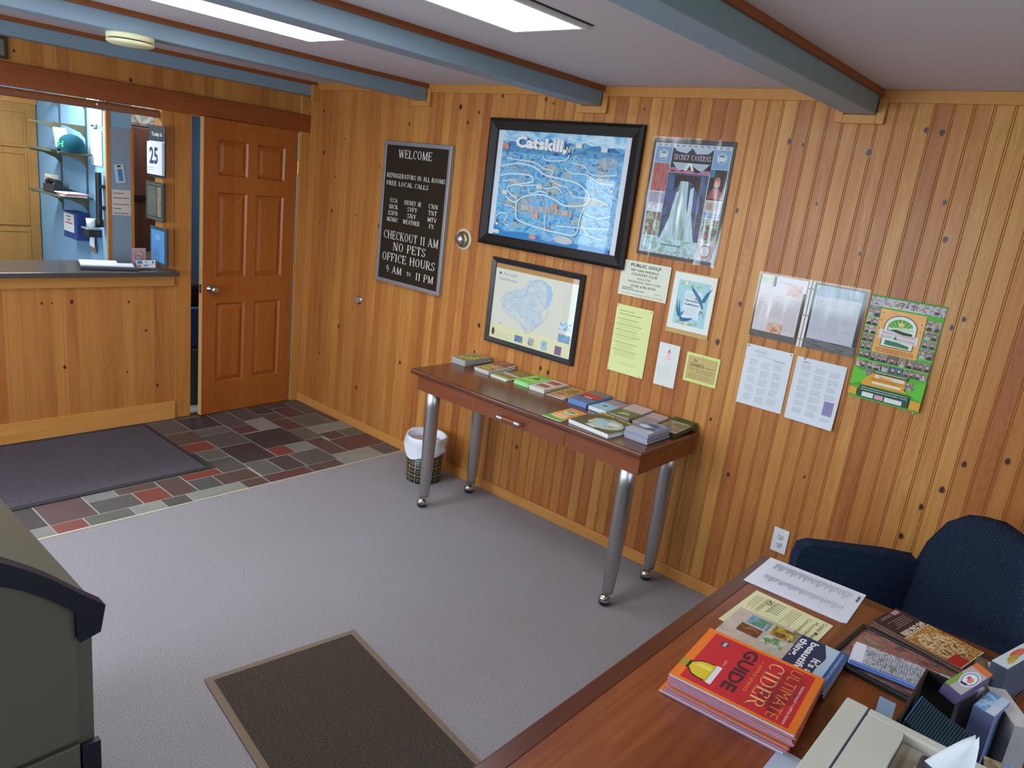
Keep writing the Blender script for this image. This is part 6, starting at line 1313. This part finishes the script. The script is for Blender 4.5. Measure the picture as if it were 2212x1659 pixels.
o = A.build('small_box', mtx=on_right(-1.25, 1.4195, YW-.08)); tag(o, 'cream cardboard box with red print left of the telephone', 'box')
# things hanging on the office wall
def wall_sheet(x, z, w_, h_, lb, name='wall_note', col='#e9eef2', y=YW-.004, tilt=0, cat='paper', draw=None, t=.0008):
    A_ = Art(w_, h_, flat(col), t=t)
    if draw: draw(A_)
    return tag(A_.build(name, mtx=on_right(x, z, y, tilt)), lb, cat)
wall_sheet(-.735, 1.915, .185, .17, 'bent white paper at the top right of the blue office wall', tilt=-.10, draw=lambda A_: A_.lines(.1, .9, .8, .3, 5, '#c3cad0'))
wall_sheet(-.745, 1.640, .19, .235, 'long white paper hanging from a clip on the office wall', draw=lambda A_: A_.lines(.1, .5, .25, .2, 1, '#9aa3ac'))
k = MB(); k.box((-.03, -.02, -.012), (.03, 0, .012), m_white); k.box((.0, -.024, -.004), (.04, -.02, .004), m_black); o = k.build('paper_clip'); o.location = (-.67, YW-.006, 1.895); tag(o, 'white and black clip holding the long paper', 'clip')
r = thing('wall_torch', (-.545, YW-.035, 1.43), 'long black torch hanging vertically on the office wall', 'torch')
k = MB(); k.cyl((0, 0, -.13), (0, 0, .17), .019, m_black, n=20); k.lathe([(.019, -.13), (.026, -.145), (.026, -.185), (.022, -.188), (0, -.188)], (0, 0, 0), m_black, n=20); k.build('body', parent=r)
for zz in (-.06, .08):
    k = MB(); k.box((-.024, -.01, zz-.012), (.024, .034, zz+.012), mat('torch_clip', '#2a3440', .5)); k.build('wall_clip', parent=r)
r = thing('blue_box', (-1.04, YW, 1.115), 'dark blue hanging box with a white notice under the lower shelf', 'box')
k = MB(); k.box((0, -.09, 0), (.25, -.0005, .185), mat('royal_blue_plastic', '#23407f', .45)); k.build('box_body', parent=r, bevel=.004)
A = Art(.190, .125, flat('#d9dcd8'), t=.001); [A.lines(x_, 1-x_, y_, y_-.12, 1, '#b0524a', wd=.010, rag=.01, seed=4) for x_, y_ in ((.3, .86), (.3, .68), (.12, .50))]; A.lines(.1, .9, .25, .1, 2, '#a06a66')
A.build('notice_sheet', mtx=Matrix.Translation((.012, -.0905, .046)) @ Matrix(((1, 0, 0, 0), (0, 0, -1, 0), (0, 1, 0, 0), (0, 0, 0, 1))), parent=r, label='white notice with red lettering')
r = thing('cup_holder', (-.655, YW, 1.165), 'black wall bracket holding a white cup below the torch', 'cup holder')
k = MB(); k.box((-.03, -.085, .0), (.06, -.0005, .05), mat('dark_bracket', '#20262e', .5)); k.box((-.06, -.09, .05), (.06, -.0005, .06), mat('clear_grey_tray', '#9aa4ac', .3)); k.build('bracket', parent=r)
k = MB(); k.lathe([(0, 0), (.026, 0), (.032, .06), (.030, .06), (.024, .004), (0, .004)], (0, 0, 0), m_white, n=20); o = k.build('paper_cup'); o.location = (-.665, YW-.045, 1.226); tag(o, 'white paper cup in the black wall bracket', 'cup')
wall_sheet(-.765, 1.09, .085, .095, 'small white slip hanging below the cup', tilt=-.12, y=YW-.02)
wall_sheet(-.76, 1.05, .09, .06, 'brown leather tag hanging on the office wall', name='leather_tag', col='#8a6f5a', y=YW-.012, cat='tag')
def no2(A_):
    for j, (y, w_) in enumerate(((.88, .55), (.70, .85), (.45, .85), (.28, .4), (.10, .85))): A_.lines(.08, .08+w_, y, y-.07, 1, '#4a4440', wd=.005, rag=0, seed=j)
A = Art(.118, .168, flat('#cfc6c0'), t=.0008); no2(A); o = A.build('wall_note', mtx=on_back(YW+.018, 1.335, -.463)); tag(o, 'pale notice with dark lines of text on the grey blue panel', 'paper')
A = Art(.06, .12, flat('#b9c9d4'), t=.006); A.rect(.3, .1, .8, .75, '#3f7fb4'); A.rect(.3, .85, .7, .95, '#2a3038'); o = A.build('blue_packet', mtx=on_back(YW+.045, 1.545, -.463, .12)); tag(o, 'small blue and clear packet hanging above the notice', 'packet')
# brown cabinet behind the jamb
r = thing('brown_cabinet', (-1.25, -.62, 0), 'tall dark brown cabinet in the office behind the counter jamb', 'cabinet')
bc = wood('dark_cabinet_wood', '#4a2a1c', '#583222', '#663a28', 0, 2, rough=.5)
k = MB(); k.box((-.25, -.42, 0), (.25, .06, 1.93), bc); k.build('carcass', parent=r, bevel=.004)
k = MB(); k.box((.251, -.40, 1.40), (.262, .055, 1.44), m_black); k.build('shelf_slot', parent=r, label='black gap across the cabinet')
for zz in (1.70, 1.50, 1.22, 1.05):
    k = MB(); k.box((.2505, -.37, zz), (.256, -.31, zz+.10), mat('label_holder', '#6f6a64', .4, .6)); k.build('label_holder', parent=r, label='grey label holder')
o = MB().box((-1.12, -1.02, 1.9315), (-.70, -.58, 2.10), photo('clear_bags', ['#8a8478', '#b5b0a8', '#6f6458', '#cfcac0'], 12)).build('plastic_bags', bevel=.03); o.location = (-.35, 0, 0); tag(o, 'crumpled pale plastic bags on top of the brown cabinet', 'bags')
# behind the door gap
o = MB().box((-.62, -.78, .42), (-.25, -.45, .72), mat('blue_bin_plastic', '#2f5aa0', .5)).build('storage_box', bevel=.01); tag(o, 'blue plastic box seen through the gap of the open door', 'box')
o = MB().box((-.66, -.80, 0), (-.22, -.42, .419), mat('grey_cart', '#4f5a60', .6)).build('low_cabinet', bevel=.005); tag(o, 'grey low cabinet under the blue box behind the door', 'cabinet')
o = MB().box((-.60, -.76, .721), (-.30, -.50, .90), mat('black_bag', '#14181c', .7)).build('black_bag', bevel=.05, segs=4); tag(o, 'black bag on the blue box behind the door', 'bag')
